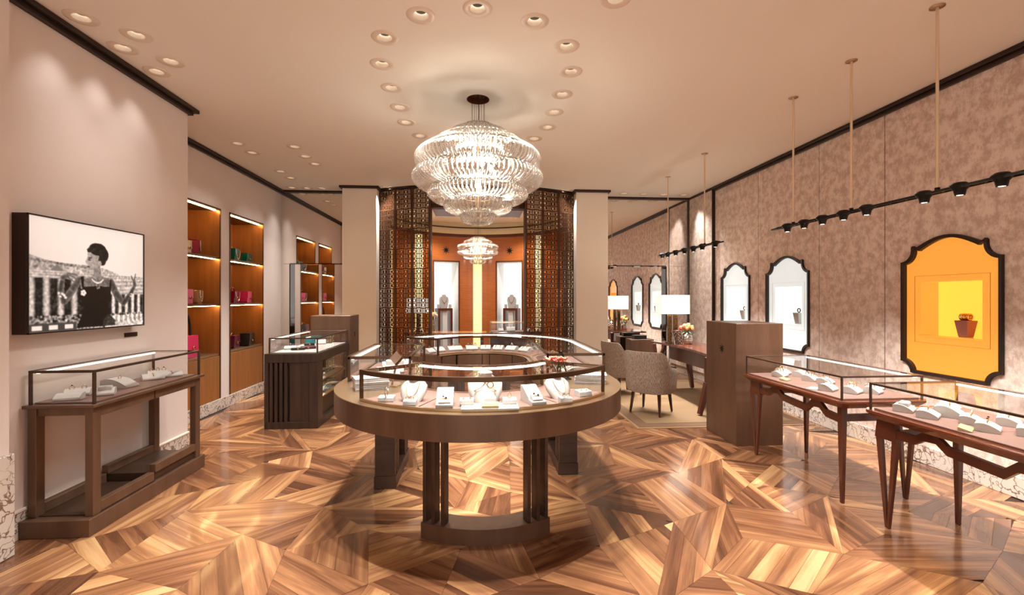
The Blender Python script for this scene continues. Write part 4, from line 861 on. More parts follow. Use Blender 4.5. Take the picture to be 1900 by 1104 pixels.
PZ = IZ + 0.012; GT = 1.028; RO, RI = 0.945, 0.5
def case(name, label, parts, pads, led):
    st = stations(parts); b0 = st[len(st) // 2]; t = thing(name, label, 'glass case', (b0[0][0] + 0.7 * b0[1][0], b0[0][1] + 0.7 * b0[1][1], IZ), 0, 'glass cases on the island')
    sb = lambda r0, r1, z0, z1, nm, m, s=st: smooth_band(band(MB(), s, r0, r1, z0, z1).build(nm, m, t))
    sb(RI + 0.012, RO - 0.012, GT - 0.008, GT - 0.001, 'glass_top', 'case_glass')
    sb(RO - 0.016, RO - 0.010, IZ + 0.016, GT - 0.012, 'glass_outer', 'case_glass'); sb(RI + 0.010, RI + 0.016, IZ + 0.016, GT - 0.012, 'glass_inner', 'case_glass')
    sb(RO - 0.022, RO + 0.002, GT - 0.022, GT + 0.004, 'top_rail', 'frame_bronze'); sb(RI - 0.002, RI + 0.014, GT - 0.014, GT + 0.003, 'top_rail', 'frame_bronze')
    sb(RO - 0.018, RO, IZ + 0.001, IZ + 0.015, 'base_rail', 'champagne'); sb(RI, RI + 0.016, IZ + 0.001, IZ + 0.015, 'base_rail', 'champagne')
    for e_ in (st[0], st[-1]):
        b_, n_ = Vector((*e_[0], 0)), Vector((*e_[1], 0)); tn = (-n_.y, n_.x, 0)
        MB().bar(b_ + n_ * RI + Vector((0, 0, GT - 0.009)), b_ + n_ * RO + Vector((0, 0, GT - 0.009)), 0.018, 0.02, side=tn).build('end_rail', 'frame_bronze', t)
        MB().bar(b_ + n_ * (RI + 0.02) + Vector((0, 0, IZ + 0.09)), b_ + n_ * (RO - 0.024) + Vector((0, 0, IZ + 0.09)), 0.006, 0.14, side=tn).build('glass_end', 'case_glass', t)
        for r_ in (RI + 0.006, RO - 0.010):
            MB().bar(b_ + n_ * r_ + Vector((0, 0, IZ + 0.001)), b_ + n_ * r_ + Vector((0, 0, GT - 0.001)), 0.018, 0.018, side=tn).build('post', 'frame_bronze', t, bevel=0.002)
    lr = (RI + 0.018, RI + 0.038) if led == 'in' else (RO - 0.044, RO - 0.024)
    sb(*lr, GT - 0.022, GT - 0.010, 'led_strip', 'led')
    for pr in pads: smooth_band(band(MB(), stations(pr), RI + 0.02, RO - 0.024, IZ + 0.002, PZ).build('leather_pad', 'leather_pad', t))
    return t
case('curved_glass_case', 'curved glass jewellery case on the near end of the island', [('F', 222, 324)], ([('F', 222.6, 248)], [('F', 248.6, 297)], [('F', 297.6, 323.4)]), 'in')
case('straight_glass_case', 'short straight glass case on the left side of the island', [('L', 4.24, 3.35)], ([('L', 4.23, 3.80)], [('L', 3.79, 3.36)]), 'out')
case('curved_glass_case', 'long curved glass case wrapping the right side and rear of the island', [('R', 3.42, IY2), ('K', 0, 147)], ([('R', 3.43, 3.95)], [('R', 3.96, IY2)], [('K', 1, 48)], [('K', 49, 96)], [('K', 97, 146.5)]), 'out')

# ------------------------------------------------------------------ jewellery display pieces
def ringj(t, x, y, z, r=0.011, gem='silver', name='ring'):
    o = MB().torus((x, y, z + r), r, 0.0022, 14, 5, 'y').build(name, 'gold', t, world=False); MB().ball((x, y, z + 2 * r + 0.003), 0.0055, 0.0055, 0.004, 8, 5).build('gem', gem, o, world=False); return o
def cuff(t, x, y, z, r=0.024, m='gold', axis='x', w=0.005):
    return MB().torus((x, y, z + r), r, w, 22, 6, axis, -PI / 2 + 0.5, 1.5 * PI - 0.5).build('bracelet', m, t, world=False)
def block(label, x, y, z, rz=0.0, w=0.075, d=0.055, h=0.03, jewel='ring', g='jewellery blocks'):
    t = thing('jewellery_block', label, 'jewellery stand', (x, y, z), rz, g)
    MB().prism([(-d / 2, 0), (d / 2, 0), (d / 2, h), (-d / 2 + 0.006, h * 0.86)], -w / 2, w / 2, 'x').build('block', 'white_pad', t, bevel=0.005, segs=2, world=False)
    if jewel == 'ring': ringj(t, 0, 0, h)
    elif jewel == 'cuff': cuff(t, 0, 0, h - 0.004, 0.026, 'silver', 'x')
    elif jewel == 'earrings':
        for s_ in (-1, 1): MB().ball((s_ * 0.018, -0.006, h + 0.002), 0.006, 0.006, 0.004, 8, 5).build('earring', 'gold', t, world=False)
    elif jewel == 'drops':
        for s_ in (-1, 1): MB().torus((s_ * 0.012, -d / 2 + 0.012, h + 0.01), 0.009, 0.002, 12, 5, 'y').build('earring', 'gold', t, world=False)
    return t
def ramp(label, x, y, z, rz=0.0, w=0.095, d=0.16, h=0.075, g='bracelet ramps'):
    t = thing('bracelet_ramp', label, 'jewellery stand', (x, y, z), rz, g)
    MB().prism([(-d / 2, 0), (d / 2, 0), (d / 2, h), (d / 2 - 0.03, h), (-d * 0.18, h * 0.42), (-d * 0.22, 0.024), (-d / 2, 0.02)], -w / 2, w / 2, 'x').build('ramp', 'white_pad', t, bevel=0.005, segs=2, world=False)
    b = MB(); n = 10; pr = [(-d * 0.42 + d * 0.42 * i / n, 0.024 + 0.026 * math.sin(PI * i / n)) for i in range(n + 1)]; b.prism(pr, -w * 0.36, w * 0.36, 'x', True)
    p_ = b.build('pillow', 'white_pad', t, world=False)
    for k, f_ in enumerate((0.3, 0.6)):
        yy = -d * 0.42 + d * 0.42 * f_; MB().tube([(-w * 0.37, yy, 0.02 + 0.028 * math.sin(PI * f_)), (0, yy, 0.027 + 0.026 * math.sin(PI * f_)), (w * 0.37, yy, 0.02 + 0.028 * math.sin(PI * f_))], 0.002, 5).build('bracelet', 'gold', t, world=False)
        MB().ball((0.008 - 0.016 * k, yy, 0.03 + 0.026 * math.sin(PI * f_)), 0.006, 0.005, 0.004, 8, 5).build('charm', 'black_gem', t, world=False)
    return t
def bust(label, x, y, z, rz=0.0, w=0.13, h=0.12, d=0.11, cross=False, g='necklace busts'):
    t = thing('necklace_bust', label, 'jewellery bust', (x, y, z), rz, g)
    # front face slopes back; shoulders wide, neck disc on top
    sec = [(-0.36, -0.5, 0.0), (-0.50, -0.30, 0.30), (-0.52, -0.05, 0.62), (-0.42, 0.14, 0.78), (-0.24, 0.25, 0.88), (-0.22, 0.27, 0.97)]
    vs_ = []
    for a, yb, zz in sec:
        hw_ = -a * w
        for k in range(9):
            u = -1 + 2 * k / 8; vs_.append((hw_ * u, yb * d - 0.03 * d + 0.28 * d * (u * u) , zz * h))
        for k in range(9):
            u = 1 - 2 * k / 8; vs_.append((hw_ * u, min(0.5 * d, yb * d + 0.55 * d), zz * h))
    m_ = 18; fs = [(r_ * m_ + k, r_ * m_ + (k + 1) % m_, (r_ + 1) * m_ + (k + 1) % m_, (r_ + 1) * m_ + k) for r_ in range(len(sec) - 1) for k in range(m_)]
    b = MB(); b.add(vs_, fs, True); b.add(vs_[:m_], [tuple(range(m_ - 1, -1, -1))]); b.add(vs_[-m_:], [tuple(range(m_))])
    o = b.build('bust_form', 'white_pad', t, world=False)
    MB().lathe([(0.0, 0), (w * 0.21, 0), (w * 0.235, 0.006), (w * 0.20, 0.014), (0, 0.018)], 18, (0, 0.38 * d, h * 0.965), caps=False).build('neck_disc', 'white_pad', t, world=False)
    if cross:
        for s_ in (-1, 1): MB().tube([(s_ * 0.2 * w, 0.20 * d, h * 0.92), (-s_ * 0.15 * w, -0.22 * d, h * 0.5), (-s_ * 0.3 * w, -0.2 * d, h * 0.42)], 0.0016, 5).build('necklace', 'gold', t, world=False)
        for s_ in (-1, 1): MB().ball((s_ * 0.3 * w, -0.24 * d, h * 0.40), 0.006, 0.004, 0.006, 8, 5).build('pendant', 'gold', t, world=False)
    else:
        pts = [(-0.26 * w * math.cos(a), 0.16 * d - 0.60 * d * math.sin(a), h * (0.80 - 0.55 * math.sin(a))) for a in [PI * i / 14 for i in range(15)]]
        MB().tube(pts, 0.0018, 5).build('necklace', 'gold', t, world=False); MB().ball((0, -0.47 * d, h * 0.23), 0.008, 0.004, 0.009, 8, 5).build('pendant', 'silver', t, world=False)
    return t
def cushion(label, x, y, z, rz=0.0, w=0.12, d=0.10, h=0.045, jewels=('ring',), g='jewellery cushions', nm='jewellery_cushion'):
    """cushion with a curved top, highest towards the back"""
    t = thing(nm, label, 'jewellery stand', (x, y, z), rz, g); n = 12; pr = [(-d / 2, 0.0), (-d / 2 - 0.003, 0.012)] + [(-d / 2 + d * i / n, 0.018 + (h - 0.018) * math.sin(PI * 0.72 * i / n)) for i in range(n + 1)] + [(d / 2, 0)]
    MB().prism(pr, -w / 2, w / 2, 'x', False).build('cushion', 'white_pad', t, bevel=0.004, world=False, segs=2)
    top = lambda yy: 0.018 + (h - 0.018) * math.sin(PI * 0.72 * min(1, max(0, (yy + d / 2) / d)))
    k = len(jewels)
    for i, j in enumerate(jewels):
        xx = (-0.5 + (i + 0.5) / k) * w * 0.92
        if j == 'ring': ringj(t, xx, 0.0, top(0) - 0.004, 0.012)
        elif j == 'dark': ringj(t, xx, 0.0, top(0) - 0.004, 0.013, 'black_gem')
        elif j == 'cuff': cuff(t, xx, 0.005, top(0) - 0.012, 0.022, 'silver' if i % 2 == 0 else 'gold', 'x', 0.0036)
        elif j == 'band':
            pts = [(xx, -d / 2 + d * q / 8, top(-d / 2 + d * q / 8) + 0.002) for q in range(1, 8)]; MB().tube(pts, 0.0035, 6).build('bracelet', 'gold', t, world=False)
        elif j == 'box': MB().box(xx - w * 0.36, xx + w * 0.36, -d * 0.28, d * 0.25, top(-0.28 * d) - 0.004, h + 0.014).build('pillow', 'white_pad', t, bevel=0.008, segs=2, world=False)
    return t
def card(label, x, y, z, rz=0.0, w=0.09, d=0.06, h=0.012, m='gold_card', tilt=0.0, nm='name_card', cat='card', g=None):
    o = MB().add([(-w / 2, -d / 2, 0), (w / 2, -d / 2, 0), (w / 2, d / 2, 0), (-w / 2, d / 2, 0), (-w / 2, -d / 2, h), (w / 2, -d / 2, h), (w / 2, d / 2, h + tilt), (-w / 2, d / 2, h + tilt)], [(0, 3, 2, 1), (4, 5, 6, 7), (0, 1, 5, 4), (1, 2, 6, 5), (2, 3, 7, 6), (3, 0, 4, 7)]).build(nm, m, bevel=0.001)
    o.location = (x, y, z); o.rotation_euler = (0, 0, rz); return tag(o, label, cat, g)
def onp(px, py, z): return atz(px, py, z)
# --- near case (pixel = front foot of the piece)
def place(fn, label, px, py, back, rz=0.0, z=PZ + 0.0005, **kw): x, y = onp(px, py, z); return fn(label, x, y + back, z, rz, **kw)
place(block, 'white block with an upright cuff bracelet, leftmost in the near curved case', 716, 746, 0.025, -0.10, w=0.088, jewel='cuff')
place(bust, 'white necklace bust at the left of the near curved case', 763, 748, 0.062, -0.12, w=0.14, h=0.125)
place(block, 'small white block with drop earrings before the left necklace bust', 760, 753, 0.020, -0.06, w=0.07, d=0.05, jewel='drops')
place(ramp, 'white bracelet ramp left of the crossed-chain bust', 824, 758, 0.075, 0.0, w=0.09, d=0.15, h=0.085)
tx, ty = onp(910, 764, PZ); card('flat white tray under the gold nameplate in the near curved case', tx, ty + 0.095, PZ + 0.0004, 0.0, 0.305, 0.13, 0.008, 'white_card', nm='display_tray', cat='tray')
PT = PZ + 0.009
place(block, 'white block with stud earrings on the flat tray, left side', 866, 751, 0.02, 0.0, PT, w=0.075, d=0.055, jewel='earrings')
bust('wide white bust with crossed chains in the middle of the near curved case', onp(900, 740, PZ)[0], ty + 0.258, PZ + 0.0005, 0.0, w=0.19, h=0.15, d=0.12, cross=True)
wb = place(block, 'small white block carrying a dark round watch before the crossed-chain bust', 910, 747, 0.018, 0.0, PT, w=0.06, d=0.036, h=0.03, jewel=None)
o = MB().torus((0, 0, 0.047), 0.017, 0.004, 18, 6, 'y').build('watch', 'gold', wb, world=False); MB().lathe([(0, -0.002), (0.014, -0.002), (0.014, 0.002), (0, 0.002)], 16, caps=False).build('dial', 'black_gem', wb, world=False).rotation_euler = (PI / 2, 0, 0); wb.children[-1].location = (0, -0.002, 0.047)
place(card, 'small gold nameplate on the flat white tray', 910, 758, 0.03, 0.0, PT, w=0.088, d=0.05, h=0.012, tilt=0.012, nm='name_plate')
place(block, 'white block with a pendant ring on the flat tray, right side', 946, 750, 0.024, 0.0, PT, w=0.074, d=0.058, jewel='ring')
place(ramp, 'white bracelet ramp right of the crossed-chain bust', 993, 753, 0.09, 0.28, w=0.085, d=0.175, h=0.085)
place(bust, 'white necklace bust at the right of the near curved case', 1042, 742, 0.075, 0.30, w=0.14, h=0.125)
place(block, 'small white block with a bow ring before the right necklace bust', 1050, 747, 0.018, 0.2, w=0.07, d=0.05, jewel='drops')
place(block, 'white block with dark stud earrings, rightmost in the near curved case', 1084, 736, 0.026, 0.35, w=0.085, d=0.065, h=0.036, jewel='earrings')
# --- left straight case
for lab, y, kw in (('white cushion with a bangle, nearest in the left straight case', 3.46, dict(jewels=('cuff',))), ('white cushion with rings, second in the left straight case', 3.64, dict(jewels=('ring', 'ring'))), ('large white cushion, third in the left straight case', 3.84, dict(jewels=('box',), h=0.06)), ('white cushion with bangles, farthest in the left straight case', 4.08, dict(jewels=('cuff', 'band')))):
    cushion(lab, IX - 0.70, y, PZ + 0.0005, 0.25, w=0.2, d=0.12, g='cushions in the left straight case', **kw)
# --- rear and right case
REAR = [(141, 0.68, 'white cushion with a tall ring at the left end of the rear case', ('ring',), 0.10), (129, 0.70, 'white cushion with one large ring, second from the left in the rear case', ('cuff',), 0.11), (113, 0.70, 'long white cushion with a row of rings in the rear case', ('ring', 'dark', 'ring', 'ring'), 0.16),
        (97, 0.70, 'white cushion with upright rings behind the island opening', ('ring', 'ring', 'dark'), 0.13), (84, 0.70, 'round white cushion with a looped bracelet in the rear case', ('band',), 0.11), (72, 0.70, 'white cushion with paired bangles in the rear case', ('band', 'band'), 0.11), (59, 0.70, 'white cushion with a beaded bracelet, rear right', ('cuff',), 0.12), (44, 0.70, 'white cushion with a wide bangle, rear right corner', ('band', 'cuff'), 0.13)]
for a, r_, lab, j, w_ in REAR:
    ar = math.radians(a); cushion(lab, IX + r_ * math.cos(ar), IY2 + r_ * math.sin(ar), PZ + 0.0005, ar - PI / 2, w=w_, d=0.10, jewels=j, h=0.05, g='cushions in the rear case')
for y, lab, j in ((4.30, 'white cushion with two large bangles on the right side of the island', ('cuff', 'cuff')), (4.02, 'white cushion with hoop earrings on the right side of the island', ('ring', 'ring')), (3.78, 'white cushion with a gold band on the right side of the island', ('band',)), (3.55, 'white fan cushion nearest the flowers on the right side of the island', ('band', 'band'))):
    cushion(lab, IX + 0.70, y, PZ + 0.0005, -PI / 2 + 0.2, w=0.16, d=0.14, jewels=j, h=0.05, g='cushions on the right side of the island')
# --- things between the cases
def magazines(x, y, rz, side, n=6):
    z = IZ + 0.0004; r2 = random.Random(5 + n)
    for i in range(n):
        o = MB().box(-0.105, 0.105, -0.075, 0.075, 0, 0.0105).build('magazine', 'paper', bevel=0.002); c_ = MB().box(-0.107, 0.107, -0.077, 0.077, 0.0105, 0.0122).build('cover', 'white_card', o, world=False); MB().box(-0.107, -0.1045, -0.077, 0.077, -0.0001, 0.0106).build('spine', 'white_card', o, world=False)
        o.location = (x + r2.uniform(-0.004, 0.004), y + r2.uniform(-0.004, 0.004), z); o.rotation_euler = (0, 0, rz + r2.uniform(-0.03, 0.03)); z += 0.0126
        tag(o, 'white magazine in the {} stack on the island, {} from the bottom'.format(side, ORD[i]), 'magazine', 'magazines on the island')
magazines(-0.70, 3.10, 0.35, 'left'); magazines(0.80, 3.19, -0.25, 'right', 5)
def flowers(label, loc, rv, hv, blooms, mats, spread, seed, vmat='vase_glass', leaves=10, band_=False, bl=0.022, cat='flowers', nm='flower_vase', stem=0.06, lily=False):
    t = thing(nm, label, cat, loc); r2 = random.Random(seed)
    MB().lathe([(0.0, 0.0), (rv * 0.9, 0.0), (rv, 0.012), (rv, hv), (rv - 0.004, hv), (rv - 0.006, 0.012), (0, 0.01)], 24, caps=False).build('vase', vmat, t, world=False)
    if band_:
        for z in (0.25, 0.5, 0.75): MB().torus((0, 0, hv * z), rv + 0.0005, 0.002, 24, 5).build('vase_band', 'dark_trim', t, world=False)
    for i in range(blooms):
        a = i * 2.4; q = spread * math.sqrt((i + 0.5) / blooms); x, y = q * math.cos(a), q * math.sin(a); z = hv + stem * (1.25 - 0.6 * q / spread) + r2.uniform(-0.01, 0.012)
        MB().tube([(x * 0.3, y * 0.3, 0.02), (x * 0.55, y * 0.55, hv), (x, y, z)], 0.0022, 5).build('stem', 'stem_green', t, world=False)
        b = MB(); s_ = bl * r2.uniform(0.8, 1.15)
        if lily:
            for k in range(6):
                p = k * PI / 3 + i; dx, dy = math.cos(p), math.sin(p); R1 = s_ * 1.7; wd = s_ * 0.55
                b.add([(x, y, z), (x + dx * R1 * 0.5 - dy * wd, y + dy * R1 * 0.5 + dx * wd, z + s_ * 0.9), (x + dx * R1, y + dy * R1, z + s_ * (0.75 + 0.5 * (k % 2))), (x + dx * R1 * 0.5 + dy * wd, y + dy * R1 * 0.5 - dx * wd, z + s_ * 0.9), (x + dx * R1 * 0.5, y + dy * R1 * 0.5, z + s_ * 0.62)], [(0, 1, 4), (1, 2, 4), (2, 3, 4), (3, 0, 4)], True)
        else:
          for k in range(5):
            p = k * 2 * PI / 5 + i; b.ball((x + s_ * 0.42 * math.cos(p), y + s_ * 0.42 * math.sin(p), z + s_ * 0.35), s_ * 0.55, s_ * 0.55, s_ * 1.15, 8, 5)
        b.ball((x, y, z + s_ * 0.3), s_ * (0.3 if lily else 0.6), s_ * (0.3 if lily else 0.6), s_ * (0.55 if lily else 1.0), 8, 5); b.build('bloom', mats[i % len(mats)], t, world=False)
    for i in range(leaves):
        a = i * 2 * PI / leaves + r2.uniform(-0.2, 0.2); l = spread * r2.uniform(0.9, 1.35); zz = hv + r2.uniform(-0.01, 0.02); dx, dy = math.cos(a), math.sin(a); wd = 0.014
        MB().add([(dx * 0.02, dy * 0.02, hv - 0.005), (dx * l * 0.55 - dy * wd, dy * l * 0.55 + dx * wd, zz + 0.012), (dx * l, dy * l, zz - 0.012), (dx * l * 0.55 + dy * wd, dy * l * 0.55 - dx * wd, zz + 0.012), (dx * l * 0.55, dy * l * 0.55, zz + 0.018)], [(0, 1, 4), (1, 2, 4), (2, 3, 4), (3, 0, 4)]).build('leaf', 'leaf_grey' if i % 2 else 'stem_green', t, world=False)
    return t
fx, fy = 0.56, 3.19
flowers('glass vase of red and orange flowers on the island between the cases', (fx, fy, IZ + 0.0005), 0.036, 0.105, 13, ('petal_red', 'petal_orange', 'petal_pink', 'petal_red'), 0.075, 3, bl=0.022, stem=0.05, lily=True)
# tilting vanity mirror and dark tablet stand
vx, vy = onp(722, 722, IZ); vm = thing('vanity_mirror', 'small tilted bronze vanity mirror on a slanted stand, left on the island', 'mirror', (vx, vy + 0.10, IZ + 0.0005), -0.3)
MB().prism([(-0.05, -0.035), (0.05, -0.035), (0.05, 0.035), (-0.05, 0.035)], 0, 0.008).build('base', 'champagne', vm, bevel=0.002, world=False)
MB().bar((0.0, 0, 0.007), (0.035, 0.0, 0.17), 0.016, 0.008).build('arm', 'champagne', vm, world=False)
MB().bar((0.015, -0.012, 0.165), (0.055, 0.006, 0.215), 0.085, 0.010, side=(1, -0.2, 0)).build('mirror_frame', 'frame_bronze', vm, world=False); MB().bar((0.013, -0.019, 0.170), (0.053, -0.001, 0.218), 0.07, 0.003, side=(1, -0.2, 0)).build('mirror_glass', 'mirror', vm, world=False)
vx, vy = 0.68, 3.20; vm = thing('tablet_stand', 'black tablet on a slanted stand behind the flowers on the island', 'tablet', (vx - 0.04, vy + 0.13, IZ + 0.0005), 0.2)
MB().prism([(-0.045, -0.035), (0.045, -0.035), (0.045, 0.035), (-0.045, 0.035)], 0, 0.008).build('base', 'black_metal', vm, bevel=0.002, world=False); MB().bar((0.03, 0, 0.007), (-0.01, 0, 0.13), 0.014, 0.008).build('arm', 'black_metal', vm, world=False); MB().bar((0.015, 0, 0.10), (-0.035, 0, 0.21), 0.06, 0.009).build('tablet', 'lamp_black', vm, bevel=0.002, world=False)
# ------------------------------------------------------------------ rectangular glass hood used by the straight showcases
def hood(t, x0, x1, y0, y1, z0, z1, led, fm='frame_bronze', w=0.016, pads=1, padm='leather_pad', base=True):
    """glass box: x/y extents, from z0 to z1; led: 'x0' or 'x1' side carries the strip under the top"""
    for x in (x0 + w / 2, x1 - w / 2):
        MB().box(x - w / 2, x + w / 2, y0, y1, z1 - w, z1).build('top_rail', fm, t, bevel=0.002)
        for y in (y0 + w / 2, y1 - w / 2): MB().box(x - w / 2, x + w / 2, y - w / 2, y + w / 2, z0, z1 - w).build('post', fm, t, bevel=0.002)
    for y in (y0 + w / 2, y1 - w / 2): MB().box(x0 + w, x1 - w, y - w / 2, y + w / 2, z1 - w, z1).build('top_rail', fm, t, bevel=0.002)
    MB().box(x0 + w, x1 - w, y0 + w, y1 - w, z1 - 0.009, z1 - 0.002).build('glass_top', 'case_glass', t)
    for x in (x0 + 0.004, x1 - 0.010): MB().box(x, x + 0.006, y0 + w, y1 - w, z0 + 0.002, z1 - w).build('glass_side', 'case_glass', t)
    for y in (y0 + 0.004, y1 - 0.010): MB().box(x0 + w, x1 - w, y, y + 0.006, z0 + 0.002, z1 - w).build('glass_end', 'case_glass', t)
    if led: xa = x0 + w + 0.004 if led == 'x0' else x1 - w - 0.022; MB().box(xa, xa + 0.018, y0 + 0.03, y1 - 0.03, z1 - 0.022, z1 - 0.011).build('led_strip', 'led', t)
    for k in range(pads):
        ya = y0 + w + 0.004 + (y1 - y0 - 2 * w - 0.008) * k / pads; yb = y0 + w + 0.004 + (y1 - y0 - 2 * w - 0.008) * (k + 1) / pads - 0.003
        MB().box(x0 + w + 0.004, x1 - w - 0.004, ya, yb, z0 + 0.001, z0 + 0.009).build('leather_pad', padm, t)
def relax(pts, dmin, x0, x1, y0, y1, it=200):
    p = [list(q) for q in pts]
    for _ in range(it):
        for i in range(len(p)):
            for j in range(i):
                dx, dy = p[i][0] - p[j][0], p[i][1] - p[j][1]; d_ = math.hypot(dx, dy) or 1e-4
                if d_ < dmin: k = (dmin - d_) / d_ / 2; p[i][0] += dx * k; p[i][1] += dy * k; p[j][0] -= dx * k; p[j][1] -= dy * k
        for q in p: q[0] = min(max(q[0], x0), x1); q[1] = min(max(q[1], y0), y1)
    return p
# ------------------------------------------------------------------ left wall showcase on an open frame
LX0, LX1, LY0, LY1 = -2.725, -2.345, 3.0, 4.09; LT = 0.795
t = thing('wall_showcase', 'bronze open-frame showcase below the framed photograph, with glass top', 'showcase', (-2.53, 3.55, 0))
MB().box(-2.735, -2.335, 2.955, 4.135, 0, 0.105).build('plinth', 'bronze', t, bevel=0.003)
MB().box(LX0 + 0.005, LX1 - 0.005, LY0 + 0.02, 3.54, 0.106, 0.112).build('plinth_tray', 'dark_bronze', t)
MB().box(LX0 + 0.005, LX1 - 0.02, 3.56, LY1 - 0.02, 0.106, 0.165).build('plinth_step', 'dark_bronze', t, bevel=0.003)
for x in (LX0 + 0.025, LX1 - 0.028):
    for y in (LY0 + 0.03, LY1 - 0.03): MB().box(x - 0.024, x + 0.024, y - 0.03, y + 0.03, 0.106, LT - 0.021).build('leg', 'bronze', t, bevel=0.002)
    for ya, yb in ((LY0 + 0.061, 3.538), (3.552, LY1 - 0.061)): MB().box(x - 0.022, x + 0.022, ya, yb, 0.113 if ya < 3.5 else 0.166, 0.175 if ya < 3.5 else 0.225).build('lower_rail', 'bronze', t, bevel=0.002)
    for ya, yb in ((LY0 + 0.061, 3.538), (3.552, LY1 - 0.061)): MB().box(x - 0.022, x + 0.022, ya, yb, LT - 0.085, LT - 0.021).build('drawer_front', 'bronze', t, bevel=0.002)
for y in (LY0 + 0.03, LY1 - 0.03): MB().box(LX0 + 0.05, LX1 - 0.053, y - 0.02, y + 0.02, LT - 0.07, LT - 0.021).build('end_rail', 'bronze', t)
MB().box(-2.737, -2.325, 2.975, 4.115, LT - 0.02, LT).build('table_top', 'bronze', t, bevel=0.003)
hood(t, LX0, LX1, LY0 + 0.005, LY1 - 0.005, LT + 0.0005, 1.003, 'x0', 'dark_bronze', 0.016, 2)
zz = LT + 0.0105
LCI = (('white cushion with two dark-stoned rings at the near end of the left showcase', 143, 734, dict(w=0.13, d=0.09, jewels=('dark', 'ring'), rz=0.5)), ('flat white roll lying in front at the near end of the left showcase', 128, 741, dict(w=0.13, d=0.085, h=0.04, jewels=(), rz=0.35)),
                        ('small white cushion with a pillow beside the near corner of the left showcase', 196, 732, dict(w=0.10, d=0.10, jewels=('box',), rz=0.5)), ('long low white arched stand in the middle of the left showcase', 222, 718, dict(w=0.11, d=0.19, h=0.065, jewels=('ring',), rz=1.45)),
                        ('white cushion with upright rings behind the arched stand', 250, 698, dict(w=0.13, d=0.09, jewels=('ring', 'ring', 'dark'), rz=0.6)), ('white roll cushion, second from the far end of the left showcase', 284, 704, dict(w=0.14, d=0.08, h=0.045, jewels=('band',), rz=0.75)), ('white roll cushion at the far end of the left showcase', 308, 698, dict(w=0.14, d=0.075, h=0.04, jewels=('band',), rz=0.75)))
LPQ = relax([atz(q[1], q[2], zz) for q in LCI], 0.145, LX0 + 0.10, LX1 - 0.10, LY0 + 0.10, LY1 - 0.10)
for (lab, px, py, kw), (x, y) in zip(LCI, LPQ): rz = kw.pop('rz'); cushion(lab, x, y, zz, rz, g='cushions in the left showcase', **kw)

# ------------------------------------------------------------------ slatted cabinet with glass top and bronze pedestal, left rear
def pedestal(label, x0, x1, y0, y1, h, star, m='bronze'):
    t = thing('pedestal', label, 'pedestal', ((x0 + x1) / 2, (y0 + y1) / 2, 0)); MB().box(x0, x1, y0, y1, 0, h).build('body', m, t, bevel=0.004)
    if star:
        p_ = star_poly(star[1], star[2], star[3]); MB().prism(p_, star[0] - 0.002, star[0] + 0.003, 'x').build('star_emblem', 'black_metal', t)
    return t
pedestal('tall bronze pedestal behind the slatted glass-topped cabinet on the left', -2.27, -1.74, 6.46, 6.92, 1.2, (-1.74, 6.69, 0.93, 0.035))
KX0, KX1, KY0, KY1, KT = -2.33, -1.755, 5.22, 6.44, 0.83
t = thing('slatted_cabinet', 'dark slatted cabinet with a lit glass top and side shelves, left rear', 'cabinet', (-2.05, 5.8, 0)); cw_ = 'cabinet_wood'
MB().box(KX0, KX1, KY0, KY1, 0, 0.075).build('plinth', cw_, t, bevel=0.003)
MB().box(KX0, KX1, KY0, KY1, KT - 0.10, KT).build('top_board', cw_, t, bevel=0.003)
MB().box(KX0 + 0.003, KX1 - 0.30, KY0 + 0.05, KY1 - 0.003, 0.076, KT - 0.101).build('carcass', cw_, t)
MB().box(KX1 - 0.30, KX1 - 0.003, KY0 + 0.05, KY0 + 0.09, 0.076, KT - 0.101).build('end_board', cw_, t)
MB().box(KX0 + 0.27, KX1 - 0.10, KY0 + 0.012, KY0 + 0.0495, 0.076, KT - 0.101).build('front_panel', cw_, t)
for x0_, x1_ in ((KX1 - 0.095, KX1), (KX0, KX0 + 0.045)): MB().box(x0_, x1_, KY0, KY0 + 0.0495, 0.076, KT - 0.101).build('corner_stile', cw_, t, bevel=0.002)
for k in range(4): MB().box(KX0 + 0.055 + k * 0.052, KX0 + 0.087 + k * 0.052, KY0 + 0.002, KY0 + 0.0495, 0.076, KT - 0.101).build('slat', cw_, t, bevel=0.002)
MB().box(KX1 - 0.04, KX1, KY0 + 0.051, KY0 + 0.16, 0.076, KT - 0.101).build('side_stile', cw_, t); MB().box(KX1 - 0.04, KX1, KY1 - 0.11, KY1, 0.076, KT - 0.101).build('side_stile', cw_, t)
MB().box(KX1 - 0.29, KX1 - 0.06, KY0 + 0.17, KY1 - 0.12, 0.076, 0.30).build('lower_panel', cw_, t)
for z in (0.31, 0.50):
    s_ = MB().box(KX1 - 0.295, KX1 - 0.01, KY0 + 0.165, KY1 - 0.115, z, z + 0.014).build('shelf', 'champagne', t)
    MB().box(KX1 - 0.29, KX1 - 0.28, KY0 + 0.19, KY1 - 0.14, z + 0.15, z + 0.16).build('led_strip', 'cabinet_led', s_)
    MB().box(KX1 - 0.012, KX1 - 0.006, KY0 + 0.165, KY1 - 0.115, z + 0.015, z + (0.185 if z < 0.4 else 0.215)).build('glass_front', 'case_glass', t)
hood(t, KX0 + 0.035, KX1 - 0.012, KY0 + 0.03, KY1 - 0.01, KT + 0.0005, 1.003, 'x0', 'dark_bronze', 0.015, 2, 'white_pad')
kz = KT + 0.0105
